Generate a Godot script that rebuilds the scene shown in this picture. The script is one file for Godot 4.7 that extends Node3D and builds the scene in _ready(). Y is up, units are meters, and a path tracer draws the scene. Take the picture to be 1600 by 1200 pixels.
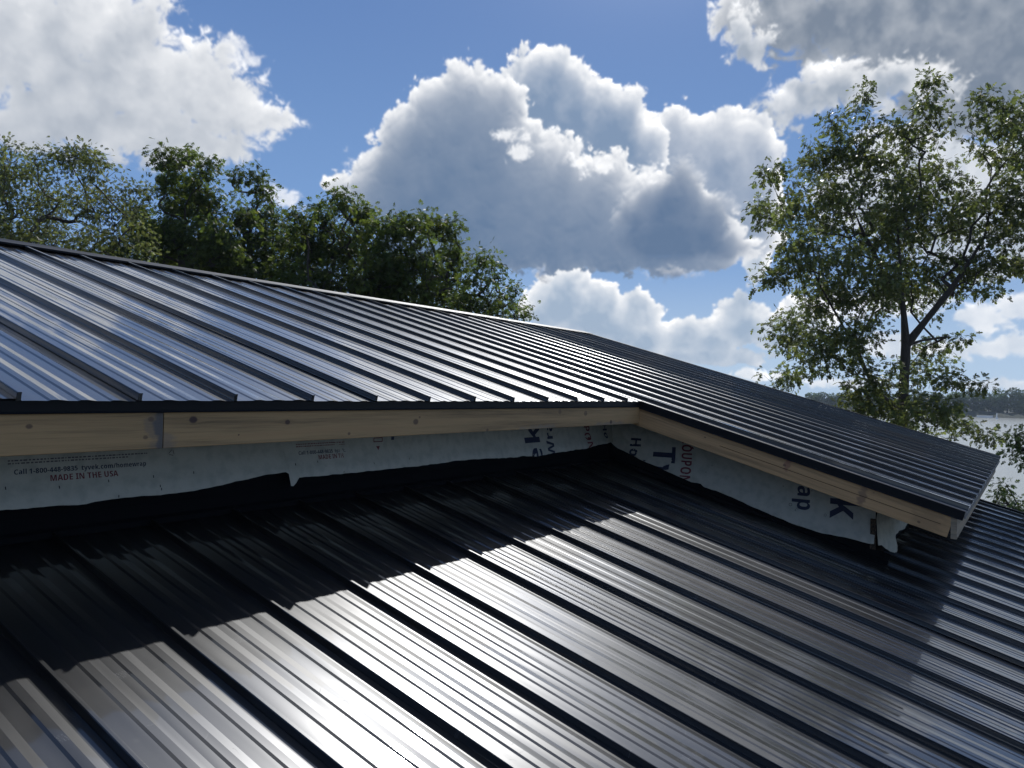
extends Node3D

# A house under construction by a lake: black standing-seam metal roofs, bare fascia boards, house wrap.
# a = metres along the eaves, b = metres up the slope (seen in plan), h = metres above the eye. World: x = a, y = EYE + h, z = -b.
const EYE := 7.0
const SEAM := 0.406
const UP_M := 0.28225
const LOW_M := 0.26575
const EAVE_B := 2.722
const EAVE_H := -0.0695
const RIDGE_B := 6.62
const RAKE_A := 5.898
const FAR_A := 11.907
const PORCH_B := 0.38
const LOW_H := -1.473
const WALL_B := 3.2
const WALL_A := 6.35
const FRONT_B := 0.99
const START_A := -2.9

var rng := RandomNumberGenerator.new()
var mats := {}
var panels := {}


func _ready() -> void:
	rng.seed = 4711
	make_camera()
	make_sky()
	make_sun()
	make_materials()
	make_land()
	make_house()
	make_trees()
	make_far_shore()


func up_h(b: float) -> float:
	return EAVE_H + UP_M * (b - EAVE_B)


func low_h(b: float) -> float:
	return LOW_H + LOW_M * b


func at(a: float, b: float, h: float) -> Vector3:
	return Vector3(a, EYE + h, -b)


# ---------------------------------------------------------------- camera, sky, sun
func make_camera() -> void:
	var cam := Camera3D.new()
	cam.name = "camera"
	var yaw := 0.59734
	var pitch := 0.00715
	var roll := 0.0252
	var fwd0 := Vector3(cos(yaw), 0, -sin(yaw))
	var right0 := Vector3(sin(yaw), 0, cos(yaw))
	var fwd := fwd0 * cos(pitch) + Vector3.UP * sin(pitch)
	var up0 := Vector3.UP * cos(pitch) - fwd0 * sin(pitch)
	var right := right0 * cos(roll) + up0 * sin(roll)
	var up := up0 * cos(roll) - right0 * sin(roll)
	cam.transform = Transform3D(Basis(right, up, -fwd), Vector3(0, EYE, 0))
	cam.fov = 53.02
	cam.near = 0.05
	cam.far = 4000.0
	add_child(cam)
	cam.current = true


func make_sun() -> void:
	var sun := DirectionalLight3D.new()
	sun.name = "sun"
	var to_sun := Vector3(0.68, 0.665, -0.31).normalized()
	sun.light_energy = 1.5
	sun.light_color = Color(1.0, 0.995, 0.985)
	sun.light_angular_distance = 0.5
	sun.shadow_enabled = true
	add_child(sun)
	sun.look_at_from_position(to_sun * 50.0, Vector3.ZERO, Vector3.UP)


# Puffs of the clouds: azimuth and elevation in degrees, half width, half height.
const CLOUD_CENTER_BACK := [[72.3, 16.2, 2.1, 2.65], [70.3, 17.1, 2.68, 2.54], [67.6, 17.2, 3.19, 2.56], [73.6, 14.8, 0.95, 2.27], [72.1, 13.4, 2.63, 2.74], [69.9, 13.9, 3.13, 3.23], [73.1, 11.2, 1.3, 1], [65.3, 17.5, 2.32, 2.11], [66.7, 14.4, 3.67, 3.74], [70.9, 11.7, 3.11, 1.84]]
const CLOUD_CENTER_PEAK := [[58.1, 20.1, 3.42, 3.62], [55.2, 20.5, 2.38, 1.9], [61.5, 18.8, 2.92, 2.84], [63.6, 19, 1.59, 2.08], [60.3, 17.1, 5.2, 4.27], [58.6, 21.4, 1.9, 1.71], [64.8, 17.3, 1.86, 1.6]]
const CLOUD_CENTER_FRONT := [[52.2, 18.5, 3.79, 3.8], [48.2, 17.6, 2.43, 2.27], [50, 19.4, 2.36, 2.37], [54.1, 20.5, 1.71, 1.62], [50.6, 14.7, 5.2, 4.27], [47.8, 14.5, 3.27, 3.11], [45.5, 14.4, 2.07, 1.41], [43.7, 14.3, 1.46, 0.65], [46.9, 12.7, 2.56, 1.41], [55.4, 14.4, 5.71, 4.29], [53.9, 17.5, 1.9, 1.9], [58.3, 13.6, 6.18, 3.81], [63.1, 12.2, 5.62, 3.31], [56.9, 10.8, 6.19, 2.86], [63.1, 10.6, 6.09, 2.36], [50.8, 10.6, 4.25, 2.37], [67.7, 10.8, 5.01, 2.1], [66.8, 12.6, 3.21, 2.8], [60.2, 14.9, 2.84, 1.9]]
const CLOUD_CENTER_LOBE := [[68, 15, 1.55, 1.68], [67.7, 13.7, 2.28, 2.14], [69.1, 12.2, 2.71, 2.32], [66.8, 11.3, 3.67, 1.87], [70.9, 10.6, 2.66, 1.01], [65.4, 13.1, 2.31, 1.88]]
const CLOUD_SPARKS := [[54.8, 18.2, 0.62, 0.33], [56.4, 18.3, 0.43, 0.29], [55.7, 17.1, 0.38, 0.24], [60.6, 16.8, 0.66, 0.66], [60.3, 17.1, 0.38, 0.66], [62.3, 16.2, 0.42, 0.24], [65.3, 15.9, 0.56, 0.38]]
const CLOUD_LEFT := [[23.6, 20.5, 5.46, 4.44], [27.5, 22.1, 4.44, 3.36], [28.8, 19.4, 5.67, 4.24], [32.7, 19.7, 4.03, 3.29], [34.8, 18.4, 3.74, 2.67], [37.3, 18.1, 2.57, 1.45], [25.9, 16.2, 5.37, 2.48], [30.8, 16.2, 5.09, 2.37], [22.8, 15.2, 3.01, 1.6], [34, 16, 2.87, 1.33], [19.1, 17.3, 4.29, 3.82], [25, 23.5, 5.27, 1.64], [30, 24.2, 1.74, 1.29]]
const CLOUD_RIGHT := [[71.8, 25.6, 2.2, 1.83], [74.9, 24.9, 3.83, 2.7], [79, 24.4, 4.82, 3.5], [83.7, 23.3, 5.2, 4.63], [88, 21.8, 5.11, 4.43], [79.9, 20.9, 3.97, 1.74], [87.4, 18.4, 4.14, 2.43], [83.8, 19.3, 2.6, 1.89], [92.3, 20.3, 4.93, 4.59], [79, 27.6, 7.24, 3.5], [86.2, 26.3, 7.08, 3.7]]
const CLOUD_VEIL := [[80.1, 13.7, 3.56, 3.04], [83.9, 15, 4.08, 3.36], [87.5, 13.1, 3.79, 3.65], [89.9, 9.7, 2.94, 2.37], [93, 12.4, 3.93, 3.41], [85.1, 10.1, 3.26, 1.66], [95.4, 10, 3.39, 2.57], [82, 16.4, 3.07, 1.71], [92.3, 16.1, 4.61, 3.44], [87.2, 8, 2.08, 0.73], [97, 13.9, 4.31, 3.94], [99.4, 9.5, 3.75, 2.41], [102.9, 11, 5.52, 3.89]]
const CLOUD_RIGHT_LOW := [[77.9, 21.2, 2.45, 1.15], [76.3, 20.2, 2.92, 1.34], [79.5, 20.6, 3.19, 1.31], [82.6, 20.5, 2.65, 1.27], [74.8, 18.9, 1.28, 1.17], [73.7, 19.4, 1.12, 0.91], [80.7, 19.7, 2.35, 1.12], [84.5, 19.7, 1.46, 1], [72.6, 23.6, 1.48, 1.37], [71.9, 24.8, 1.06, 1.37]]
const CLOUD_LOW := [[59.4, 6.7, 2.37, 2], [58, 6.2, 1.43, 1.52], [61.6, 5.8, 2.83, 2.13], [64.4, 5.8, 1.96, 1.51], [63.3, 4.4, 2.81, 1.42], [65.6, 3.9, 2.31, 1.13], [67.9, 4, 2.28, 1.21], [70.1, 4.2, 2.01, 1.2], [71.9, 4.7, 1.98, 1.1], [74.1, 4.9, 2.36, 1.27], [71.7, 5.8, 1.06, 0.82], [76.2, 5.6, 2.09, 1.07], [63.8, 2.7, 2.8, 0.85], [69.7, 2.8, 4.04, 0.55], [73.1, 9.8, 0.61, 1.18]]
const CLOUD_BEHIND := [[79, 6.2, 2.81, 1.14], [83.3, 6.5, 2.25, 1.01], [87.3, 5.4, 2.08, 0.81], [89.1, 5.9, 1.66, 1.03], [85.9, 3.3, 2.14, 0.66], [88.7, 3.5, 1.68, 0.72], [91, 4.3, 1.91, 1.17], [81.8, 3.6, 2.31, 0.77], [88.1, 1.1, 2.38, 0.4], [79.5, 1, 3.19, 0.44], [73.3, 1.5, 2.6, 0.36]]
const CLOUD_SCUD := [[67.6, 8.7, 1.37, 0.51], [66.9, 8.8, 0.83, 0.56], [58, 8.4, 0.76, 0.67]]
const CLOUD_FLUFF := [[38.8, 13, 1.22, 0.64], [38.1, 13.3, 0.52, 0.45], [43.9, 15.7, 0.36, 0.33], [43.5, 16, 0.23, 0.19], [33.8, 23, 0.49, 0.26], [35.1, 22.2, 1.08, 0.71], [36.2, 21.6, 0.93, 0.54], [70.1, 24.4, 0.54, 0.46], [70.8, 24.2, 0.71, 0.46]]


func blue(el: float, az: float) -> Vector3:
	var t := clampf(el / 32.0, 0.0, 1.0)
	var low := Vector3(0.47, 0.62, 0.80)
	var mid := Vector3(0.205, 0.365, 0.665)
	var top := Vector3(0.112, 0.222, 0.490)
	var c := low.lerp(mid, smoothstep(0.0, 0.36, t)).lerp(top, smoothstep(0.2, 0.95, t))
	var up := clampf((el - 32.0) / 58.0, 0.0, 1.0)
	c = c.lerp(Vector3(0.065, 0.15, 0.40), up)
	# the air glows round the sun
	var away := from_sun(el, az)
	return c + Vector3(1.0, 0.97, 0.93) * (1.3 * exp(-away * away / 60.0) + 0.16 * exp(-away / 11.0))


func from_sun(el: float, az: float) -> float:
	var d := Vector3(sin(deg_to_rad(az)) * cos(deg_to_rad(el)), sin(deg_to_rad(el)), -cos(deg_to_rad(az)) * cos(deg_to_rad(el)))
	return rad_to_deg(d.angle_to(Vector3(0.68, 0.665, -0.31)))


func make_sky() -> void:
	var W := 4096
	var H := 2048
	# the whole sky, coarsely: blue air with fair-weather cumulus all round
	var cw := 768
	var ch := 384
	var coarse := Image.create(cw, ch, false, Image.FORMAT_RGBF)
	var n1 := FastNoiseLite.new()
	n1.seed = 18
	n1.frequency = 1.6
	n1.fractal_octaves = 5
	for y in ch:
		var el := 90.0 - 180.0 * (y + 0.5) / ch
		for x in cw:
			var az := 360.0 * (x + 0.5) / cw
			var c := blue(maxf(el, 0.0), az)
			if el > 0.0:
				var d := Vector3(sin(deg_to_rad(az)) * cos(deg_to_rad(el)), sin(deg_to_rad(el)), -cos(deg_to_rad(az)) * cos(deg_to_rad(el)))
				var p := d / (d.y + 0.32)
				var v := n1.get_noise_2d(p.x * 0.9, p.z * 0.9)
				var k := smoothstep(0.16, 0.34, v)
				var core := smoothstep(0.25, 0.5, v)
				var cl := Vector3(0.86, 0.88, 0.92).lerp(Vector3(0.42, 0.48, 0.58), core)
				cl *= 1.0 + 1.5 * exp(-from_sun(el, az) / 9.0)
				c = c.lerp(cl, k * 0.92)
			coarse.set_pixel(x, y, Color(c.x, c.y, c.z))
	coarse.resize(W, H, Image.INTERPOLATE_CUBIC)

	# the part in and round the view, in detail
	var px := W / 360.0
	var az0 := 12.0
	var el1 := 36.0
	var gw := int(106.0 * px)
	var gh := int((el1 + 1.0) * px)
	var warp := FastNoiseLite.new()
	warp.seed = 3
	warp.frequency = 0.35
	warp.fractal_octaves = 4
	var warp2 := FastNoiseLite.new()
	warp2.seed = 77
	warp2.frequency = 0.35
	warp2.fractal_octaves = 4
	var cell := FastNoiseLite.new()
	cell.seed = 9
	cell.noise_type = FastNoiseLite.TYPE_CELLULAR
	cell.cellular_return_type = FastNoiseLite.RETURN_DISTANCE
	cell.cellular_jitter = 1.0
	cell.frequency = 0.42
	cell.fractal_type = FastNoiseLite.FRACTAL_FBM
	cell.fractal_octaves = 5
	cell.fractal_gain = 0.52
	var fine := FastNoiseLite.new()
	fine.seed = 21
	fine.frequency = 0.5
	fine.fractal_octaves = 6
	fine.fractal_gain = 0.6
	var billow := PackedFloat32Array()
	billow.resize(gw * gh)
	var wisp := PackedFloat32Array()
	wisp.resize(gw * gh)
	var wx := PackedFloat32Array()
	wx.resize(gw * gh)
	var wy := PackedFloat32Array()
	wy.resize(gw * gh)
	for j in gh:
		var el := el1 - j / px
		for i in gw:
			var az := az0 + i / px
			var k := j * gw + i
			var u := warp.get_noise_2d(az, el)
			var v := warp2.get_noise_2d(az, el)
			wx[k] = u
			wy[k] = v
			billow[k] = -cell.get_noise_2d(az + u * 1.1, el * 1.15 + v * 1.1) - 0.35
			wisp[k] = fine.get_noise_2d(az + v * 1.5, el * 1.3 + u * 1.5)
	var out := PackedVector3Array()
	out.resize(gw * gh)
	for j in gh:
		var el := el1 - j / px
		for i in gw:
			out[j * gw + i] = blue(maxf(el, 0.0), az0 + i / px)
	var field := {"out": out, "billow": billow, "wisp": wisp, "wx": wx, "wy": wy, "gw": gw, "gh": gh, "px": px, "az0": az0, "el1": el1}
	# puffs; edge roughness by billows, by wisps; edge softness, flat base (degrees), gloom of the thick parts, mottling, tint of the shaded parts, solidity
	lay_cloud(field, CLOUD_BEHIND, 0.35, 0.9, 0.75, -9.0, 0.35, 0.35, Vector3(0.46, 0.55, 0.68), 0.85)
	lay_cloud(field, CLOUD_LOW, 0.95, 0.35, 0.20, -9.0, 0.9, 0.45, Vector3(0.36, 0.46, 0.60), 1.0)
	lay_cloud(field, CLOUD_FLUFF, 0.5, 0.9, 0.9, -9.0, 0.0, 0.0, Vector3(0.6, 0.66, 0.75), 0.7)
	lay_cloud(field, CLOUD_LEFT, 0.35, 0.95, 0.95, -9.0, 0.30, 0.28, Vector3(0.40, 0.45, 0.53), 1.0)
	lay_cloud(field, CLOUD_VEIL, 0.30, 0.9, 1.1, -9.0, 0.35, 0.30, Vector3(0.42, 0.49, 0.58), 0.95)
	lay_cloud(field, CLOUD_RIGHT, 0.40, 0.95, 0.80, -9.0, 0.60, 0.32, Vector3(0.20, 0.25, 0.33), 1.0)
	lay_cloud(field, CLOUD_RIGHT_LOW, 0.40, 1.0, 0.9, -9.0, 0.7, 0.6, Vector3(0.36, 0.42, 0.51), 0.95)
	lay_cloud(field, CLOUD_CENTER_BACK, 0.95, 0.22, 0.16, 8.8, 0.8, 0.22, Vector3(0.25, 0.33, 0.47), 1.0)
	lay_cloud(field, CLOUD_CENTER_PEAK, 0.95, 0.22, 0.14, 8.8, 1.4, 0.25, Vector3(0.22, 0.31, 0.46), 1.0)
	lay_cloud(field, CLOUD_CENTER_FRONT, 0.95, 0.25, 0.20, 8.7, 1.15, 0.06, Vector3(0.135, 0.21, 0.34), 1.0)
	lay_cloud(field, CLOUD_CENTER_LOBE, 0.70, 0.40, 1.1, 8.7, 2.2, 0.08, Vector3(0.125, 0.195, 0.32), 1.0)
	lay_cloud(field, CLOUD_SPARKS, 0.9, 0.9, 0.9, -9.0, 0.0, 0.0, Vector3(0.6, 0.66, 0.75), 0.8)
	lay_cloud(field, CLOUD_SCUD, 0.4, 0.8, 0.9, -9.0, 6.0, 0.0, Vector3(0.115, 0.165, 0.26), 0.85)
	out = field.out
	for j in gh:
		var el := el1 - j / px
		var y := int((90.0 - el) / 180.0 * H)
		var fy := smoothstep(36.0, 30.0, el)
		for i in gw:
			var az := az0 + i / px
			var x := int(az / 360.0 * W)
			var f := fy * smoothstep(12.0, 18.0, az) * smoothstep(117.0, 108.0, az)
			var c := out[j * gw + i]
			var was := coarse.get_pixel(x, y)
			coarse.set_pixel(x, y, was.lerp(Color(c.x, c.y, c.z), f))
	var sky := Sky.new()
	var pano := PanoramaSkyMaterial.new()
	pano.panorama = ImageTexture.create_from_image(coarse)
	sky.sky_material = pano
	var env := Environment.new()
	env.background_mode = Environment.BG_SKY
	env.sky = sky
	env.tonemap_mode = Environment.TONE_MAPPER_LINEAR
	env.tonemap_exposure = 1.0
	env.fog_enabled = true
	env.fog_density = 0.0003
	env.fog_light_color = Color(0.78, 0.84, 0.90)
	env.sdfgi_enabled = true
	env.ssao_enabled = true
	env.ssil_enabled = true
	var we := WorldEnvironment.new()
	we.name = "air"
	we.environment = env
	add_child(we)


func lay_cloud(f: Dictionary, puffs: Array, rough: float, wispy: float, soft: float, base: float, gloom: float, mottle: float, shade: Vector3, solid: float) -> void:
	var gw: int = f.gw
	var gh: int = f.gh
	var px: float = f.px
	var az0: float = f.az0
	var el1: float = f.el1
	var billow: PackedFloat32Array = f.billow
	var wisp: PackedFloat32Array = f.wisp
	var wx: PackedFloat32Array = f.wx
	var wy: PackedFloat32Array = f.wy
	var out: PackedVector3Array = f.out
	var body := PackedFloat32Array()
	body.resize(gw * gh)
	body.fill(-9.0)
	var i0 := gw
	var i1 := 0
	var j0 := gh
	var j1 := 0
	for p in puffs:
		var ci: float = (p[0] - az0) * px
		var cj: float = (el1 - p[1]) * px
		var ri: float = p[2] * px
		var rj: float = p[3] * px
		var xa := clampi(int(ci - ri * 1.6 - 8), 0, gw - 1)
		var xb := clampi(int(ci + ri * 1.6 + 8), 0, gw - 1)
		var ya := clampi(int(cj - rj * 1.6 - 8), 0, gh - 1)
		var yb := clampi(int(cj + rj * 1.6 + 8), 0, gh - 1)
		i0 = mini(i0, xa)
		i1 = maxi(i1, xb)
		j0 = mini(j0, ya)
		j1 = maxi(j1, yb)
		var size: float = sqrt(p[2] * p[3])
		for j in range(ya, yb + 1):
			for i in range(xa, xb + 1):
				var k := j * gw + i
				var dx := (i - ci + wx[k] * 4.0) / ri
				var dy := (j - cj + wy[k] * 4.0) / rj
				var d := (1.0 - sqrt(dx * dx + dy * dy)) * minf(size, 2.2)
				if d > body[k]:
					body[k] = d
	var tau := PackedFloat32Array()
	tau.resize(gw)
	var prev := PackedFloat32Array()
	prev.resize(gw)
	for j in range(j0, j1 + 1):
		var el := el1 - j / px
		for i in range(i0, i1 + 1):
			var k := j * gw + i
			var d := body[k]
			if d < -2.0:
				tau[i] = prev[i] * 0.97
				continue
			d += rough * (billow[k] + 0.12) * 1.5 + wispy * wisp[k] * 1.3
			if base > -5.0:
				d = minf(d, (el - base - wisp[k] * 0.9) * 1.1)
			var dens := clampf(d, 0.0, 1.0)
			# light comes from above and a little from the right
			var from := prev[mini(i + 1, gw - 1)] * 0.25 + prev[i] * 0.75
			tau[i] = from * 0.985 + dens / px * 1.0
			if d <= 0.0:
				continue
			var alpha := smoothstep(0.0, soft, d) * solid
			var rim := exp(-d * 3.2)
			var kk := maxi(k - gw * 3 + 1, 0)
			var relief := clampf((billow[k] - billow[kk]) * 2.2 * rough + (wisp[k] - wisp[kk]) * 0.5 * wispy, -0.5, 0.5)
			relief *= exp(-d * 0.9)
			var shadow := exp(-tau[i] * 0.55 * maxf(gloom, 0.2))
			var lit := exp(-tau[i] * 1.5 * gloom) * 0.60 + exp(-tau[i] * 0.40 * gloom) * 0.40
			var spots := (wx[k] - wy[k]) * 1.1 + wisp[k] * 0.35 + billow[k] * 0.25
			lit += mottle * spots * (0.35 + 0.65 * lit) - 0.35 * mottle * smoothstep(0.3, 1.6, d)
			lit = maxf(lit, rim * 0.97 * shadow) + relief * (0.12 + 0.6 * lit)
			var c := shade.lerp(Vector3(0.97, 0.98, 1.0), clampf(lit, 0.0, 1.0)) * (1.0 + maxf(lit - 1.0, 0.0))
			out[k] = out[k].lerp(c, alpha)
		for i in range(i0, i1 + 1):
			prev[i] = tau[i]
	f.out = out


# ---------------------------------------------------------------- naming
func thing(called: String, label: String, category: String, where: Vector3, group := "") -> Node3D:
	var o := Node3D.new()
	o.name = called
	o.position = where
	add_child(o, true)
	tag(o, label, category, group)
	return o


func tag(o: Node, label: String, category: String, group := "") -> void:
	o.set_meta("label", label)
	o.set_meta("category", category)
	if group:
		o.set_meta("group", group)


func part(called: String, mesh: Mesh, m: Material, parent: Node, t := Transform3D()) -> MeshInstance3D:
	var o := MeshInstance3D.new()
	o.name = called
	o.mesh = mesh
	o.transform = t
	o.material_override = m
	o.cast_shadow = GeometryInstance3D.SHADOW_CASTING_SETTING_ON
	parent.add_child(o, true)
	return o


func structure(called: String, mesh: Mesh, m: Material) -> MeshInstance3D:
	var o := part(called, mesh, m, self)
	o.set_meta("kind", "structure")
	return o


# ---------------------------------------------------------------- materials
func lin(r: float, g: float, b: float) -> Color:
	return Color(r, g, b).linear_to_srgb()


func plain(r: float, g: float, b: float, rough: float) -> StandardMaterial3D:
	var m := StandardMaterial3D.new()
	m.albedo_color = lin(r, g, b)
	m.roughness = rough
	return m


func noise_tex(seed_: int, freq: float, octaves: int, size := 256, normal := false) -> NoiseTexture2D:
	var n := FastNoiseLite.new()
	n.seed = seed_
	n.frequency = freq
	n.fractal_octaves = octaves
	var t := NoiseTexture2D.new()
	t.width = size
	t.height = size
	t.seamless = true
	t.noise = n
	t.as_normal_map = normal
	return t


func dust_image(seed_: int, amount: int) -> Array:
	# albedo and roughness of a painted steel pan: dust, scuffs, scratches and dried drops
	var r := RandomNumberGenerator.new()
	r.seed = seed_
	var w := 256
	var h := 2048
	var n := FastNoiseLite.new()
	n.seed = seed_
	n.frequency = 0.012
	n.fractal_octaves = 4
	var dust := PackedFloat32Array()
	dust.resize(w * h)
	for y in h:
		for x in w:
			dust[y * w + x] = 0.10 + 0.13 * n.get_noise_2d(x * 1.0, y * 0.18)
	for s in amount:
		var cx := r.randf() * w
		var cy := r.randf() * h
		var kind := r.randf()
		if kind < 0.5:
			# a scratch or a rubbed streak
			var ang := r.randf_range(-0.9, 0.9) + (PI / 2 if r.randf() < 0.5 else 0.0)
			var length := r.randf_range(8, 46)
			var strength := r.randf_range(0.2, 0.8)
			for q in int(length * 2):
				var xx := int(cx + cos(ang) * q * 0.5 + sin(q * 0.12) * 1.5)
				var yy := int(cy + sin(ang) * q * 0.5)
				if xx > 0 and xx < w and yy > 0 and yy < h:
					dust[yy * w + xx] = maxf(dust[yy * w + xx], strength * (1.0 - q / (length * 2)))
		elif kind < 0.8:
			# fingertip and glove smears: short parallel dabs
			var dabs := r.randi_range(3, 5)
			for dab in dabs:
				for q in 26:
					var xx := int(cx + dab * 5 + r.randf_range(-1.2, 1.2) + q * 0.15)
					var yy := int(cy + q * 0.8 + r.randf_range(-1, 1))
					if xx > 0 and xx < w - 1 and yy > 0 and yy < h:
						dust[yy * w + xx] = maxf(dust[yy * w + xx], r.randf_range(0.2, 0.75))
		else:
			# a soft dusty patch
			var rad := r.randf_range(6, 26)
			for yy in range(maxi(0, int(cy - rad)), mini(h, int(cy + rad))):
				for xx in range(maxi(0, int(cx - rad)), mini(w, int(cx + rad))):
					var d := Vector2(xx - cx, yy - cy).length() / rad
					if d < 1.0:
						dust[yy * w + xx] += 0.11 * (1.0 - d)
	var al := Image.create(w, h, false, Image.FORMAT_RGB8)
	var ro := Image.create(w, h, false, Image.FORMAT_L8)
	for y in h:
		for x in w:
			var d := clampf(dust[y * w + x], 0.0, 1.0)
			var c := 0.0075 + 0.26 * d * d * d
			al.set_pixel(x, y, lin(c, c * 1.0, c * 1.02))
			var q := 0.335 + 0.34 * d
			ro.set_pixel(x, y, Color(q, q, q))
	return [ImageTexture.create_from_image(al), ImageTexture.create_from_image(ro)]


func make_materials() -> void:
	for k in 3:
		var tex := dust_image(100 + k, [70, 45, 60][k])
		var m := StandardMaterial3D.new()
		m.clearcoat_enabled = true
		m.clearcoat = 1.0
		m.clearcoat_roughness = 0.055
		m.resource_name = "black painted steel"
		m.albedo_texture = tex[0]
		m.roughness = 1.0
		m.roughness_texture = tex[1]
		m.metallic_specular = 0.43
		mats["steel%d" % k] = m
	var trim := plain(0.006, 0.0063, 0.0075, 0.48)
	trim.metallic_specular = 0.28
	trim.resource_name = "black trim"
	mats.trim = trim
	var wrap := plain(0.50, 0.485, 0.415, 0.8)
	wrap.detail_enabled = true
	wrap.detail_blend_mode = BaseMaterial3D.BLEND_MODE_MUL
	wrap.detail_albedo = soil_and_crease_shade(71)
	wrap.heightmap_enabled = true
	wrap.heightmap_texture = noise_tex(5, 0.02, 5)
	wrap.heightmap_scale = 0.7
	wrap.uv1_triplanar = true
	wrap.uv1_world_triplanar = true
	wrap.uv1_scale = Vector3(1.7, 1.7, 1.7)
	wrap.resource_name = "white house wrap"
	wrap.backlight_enabled = true
	wrap.backlight = Color(0.15, 0.15, 0.15)
	mats.wrap = wrap
	mats.navy = plain(0.012, 0.020, 0.055, 0.7)
	mats.red = plain(0.16, 0.022, 0.030, 0.7)
	mats.grey_print = plain(0.10, 0.085, 0.10, 0.7)
	var black := plain(0.006, 0.0065, 0.008, 0.75)
	black.metallic_specular = 0.15
	mats.membrane = black
	mats.sheathing = wood_plain(0.20, 0.13, 0.07)
	mats.staple = plain(0.02, 0.02, 0.022, 0.5)
	mats.siding = plain(0.22, 0.21, 0.19, 0.8)
	mats.bark = bark_material()


func wood_plain(r: float, g: float, b: float) -> StandardMaterial3D:
	var m := plain(r, g, b, 0.85)
	m.detail_enabled = true
	m.detail_blend_mode = BaseMaterial3D.BLEND_MODE_MUL
	m.detail_albedo = noise_tex(8, 0.03, 4)
	return m


func soil_and_crease_shade(seed_: int) -> NoiseTexture2D:
	# handling marks, plus crease shading put into the colour of a pale sheet
	var t := noise_tex(seed_, 0.012, 5, 512)
	var ramp := Gradient.new()
	ramp.offsets = PackedFloat32Array([0.0, 0.35, 0.55, 1.0])
	ramp.colors = PackedColorArray([Color(0.86, 0.87, 0.87), Color(0.94, 0.945, 0.94), Color(0.99, 0.99, 0.985), Color(1, 1, 1)])
	t.color_ramp = ramp
	return t


func bark_material() -> StandardMaterial3D:
	var m := plain(0.055, 0.045, 0.036, 0.95)
	m.heightmap_enabled = true
	m.heightmap_texture = noise_tex(31, 0.03, 5)
	m.heightmap_scale = 3.0
	m.uv1_triplanar = true
	m.uv1_world_triplanar = true
	m.uv1_scale = Vector3(3.0, 0.9, 3.0)
	return m


# Bare spruce: grain that flows round knots, stain marks and tinted patches; knots = [metres along, share of the height, radius in metres, darkness]
func spruce(seed_: int, length: float, height: float, knots: Array, stains_and_tints: Array, tone: Color) -> StandardMaterial3D:
	var w := 2048
	var h := 96
	var im := Image.create(w, h, false, Image.FORMAT_RGB8)
	var n := FastNoiseLite.new()
	n.seed = seed_
	n.frequency = 1.0
	n.fractal_octaves = 4
	var n2 := FastNoiseLite.new()
	n2.seed = seed_ + 1
	n2.frequency = 0.7
	n2.fractal_octaves = 3
	for y in h:
		var yy := (y + 0.5) / h * height
		for x in w:
			var xx := (x + 0.5) / w * length
			var bend := 0.0
			var knot := 0.0
			var ring := 0.0
			for k in knots:
				var dx: float = xx - k[0]
				if absf(dx) > 0.4:
					continue
				var dy: float = yy - k[1] * height
				var d: float = sqrt(dx * dx * 0.55 + dy * dy) / k[2]
				bend += signf(dy) * k[2] * 0.9 * exp(-d * 0.55)
				var kn := smoothstep(1.25, 0.75, d)
				if kn > knot:
					knot = kn
					ring = k[3]
			var g := n.get_noise_2d(xx * 1.3, (yy - bend) * 55.0) * 0.5 + n.get_noise_2d(xx * 4.0 + 40.0, (yy - bend) * 210.0) * 0.5
			var band := n2.get_noise_2d(xx * 0.8, (yy - bend) * 22.0)
			var v := 1.0 + 0.5 * g + 0.5 * band
			var c := Vector3(tone.r, tone.g, tone.b) * v
			c = c.lerp(Vector3(0.30, 0.17, 0.075), clampf(g * 0.6 + maxf(band - 0.15, 0.0) * 1.2, 0.0, 0.55))
			for s in stains_and_tints:
				var ds: float = Vector2((xx - s[0]) / s[2], (yy / height - s[1]) / s[3]).length() + n2.get_noise_2d(xx * 12.0, yy * 30.0) * 0.5
				c = c.lerp(Vector3(s[4], s[5], s[6]), smoothstep(1.0, 0.5, ds) * s[7])
			c = c.lerp(Vector3(0.075, 0.038, 0.028) * (0.8 + 0.4 * g), knot * ring)
			im.set_pixel(x, y, lin(clampf(c.x, 0.01, 0.9), clampf(c.y, 0.01, 0.9), clampf(c.z, 0.01, 0.9)))
	var m := StandardMaterial3D.new()
	m.resource_name = "bare spruce"
	m.albedo_texture = ImageTexture.create_from_image(im)
	m.roughness = 0.72
	return m


# ---------------------------------------------------------------- mesh helpers
func quad(st: SurfaceTool, p: Array, n: Vector3, uv: Array = []) -> void:
	# four corners in order round the face, seen from the side n points to
	var o := [0, 1, 2, 0, 2, 3]
	var turn: Vector3 = (p[1] - p[0]).cross(p[2] - p[0])
	if turn.dot(n) > 0.0:
		o = [0, 2, 1, 0, 3, 2]
	for k in o:
		st.set_normal(n)
		if uv.size() == 4:
			st.set_uv(uv[k])
		st.add_vertex(p[k])


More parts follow.
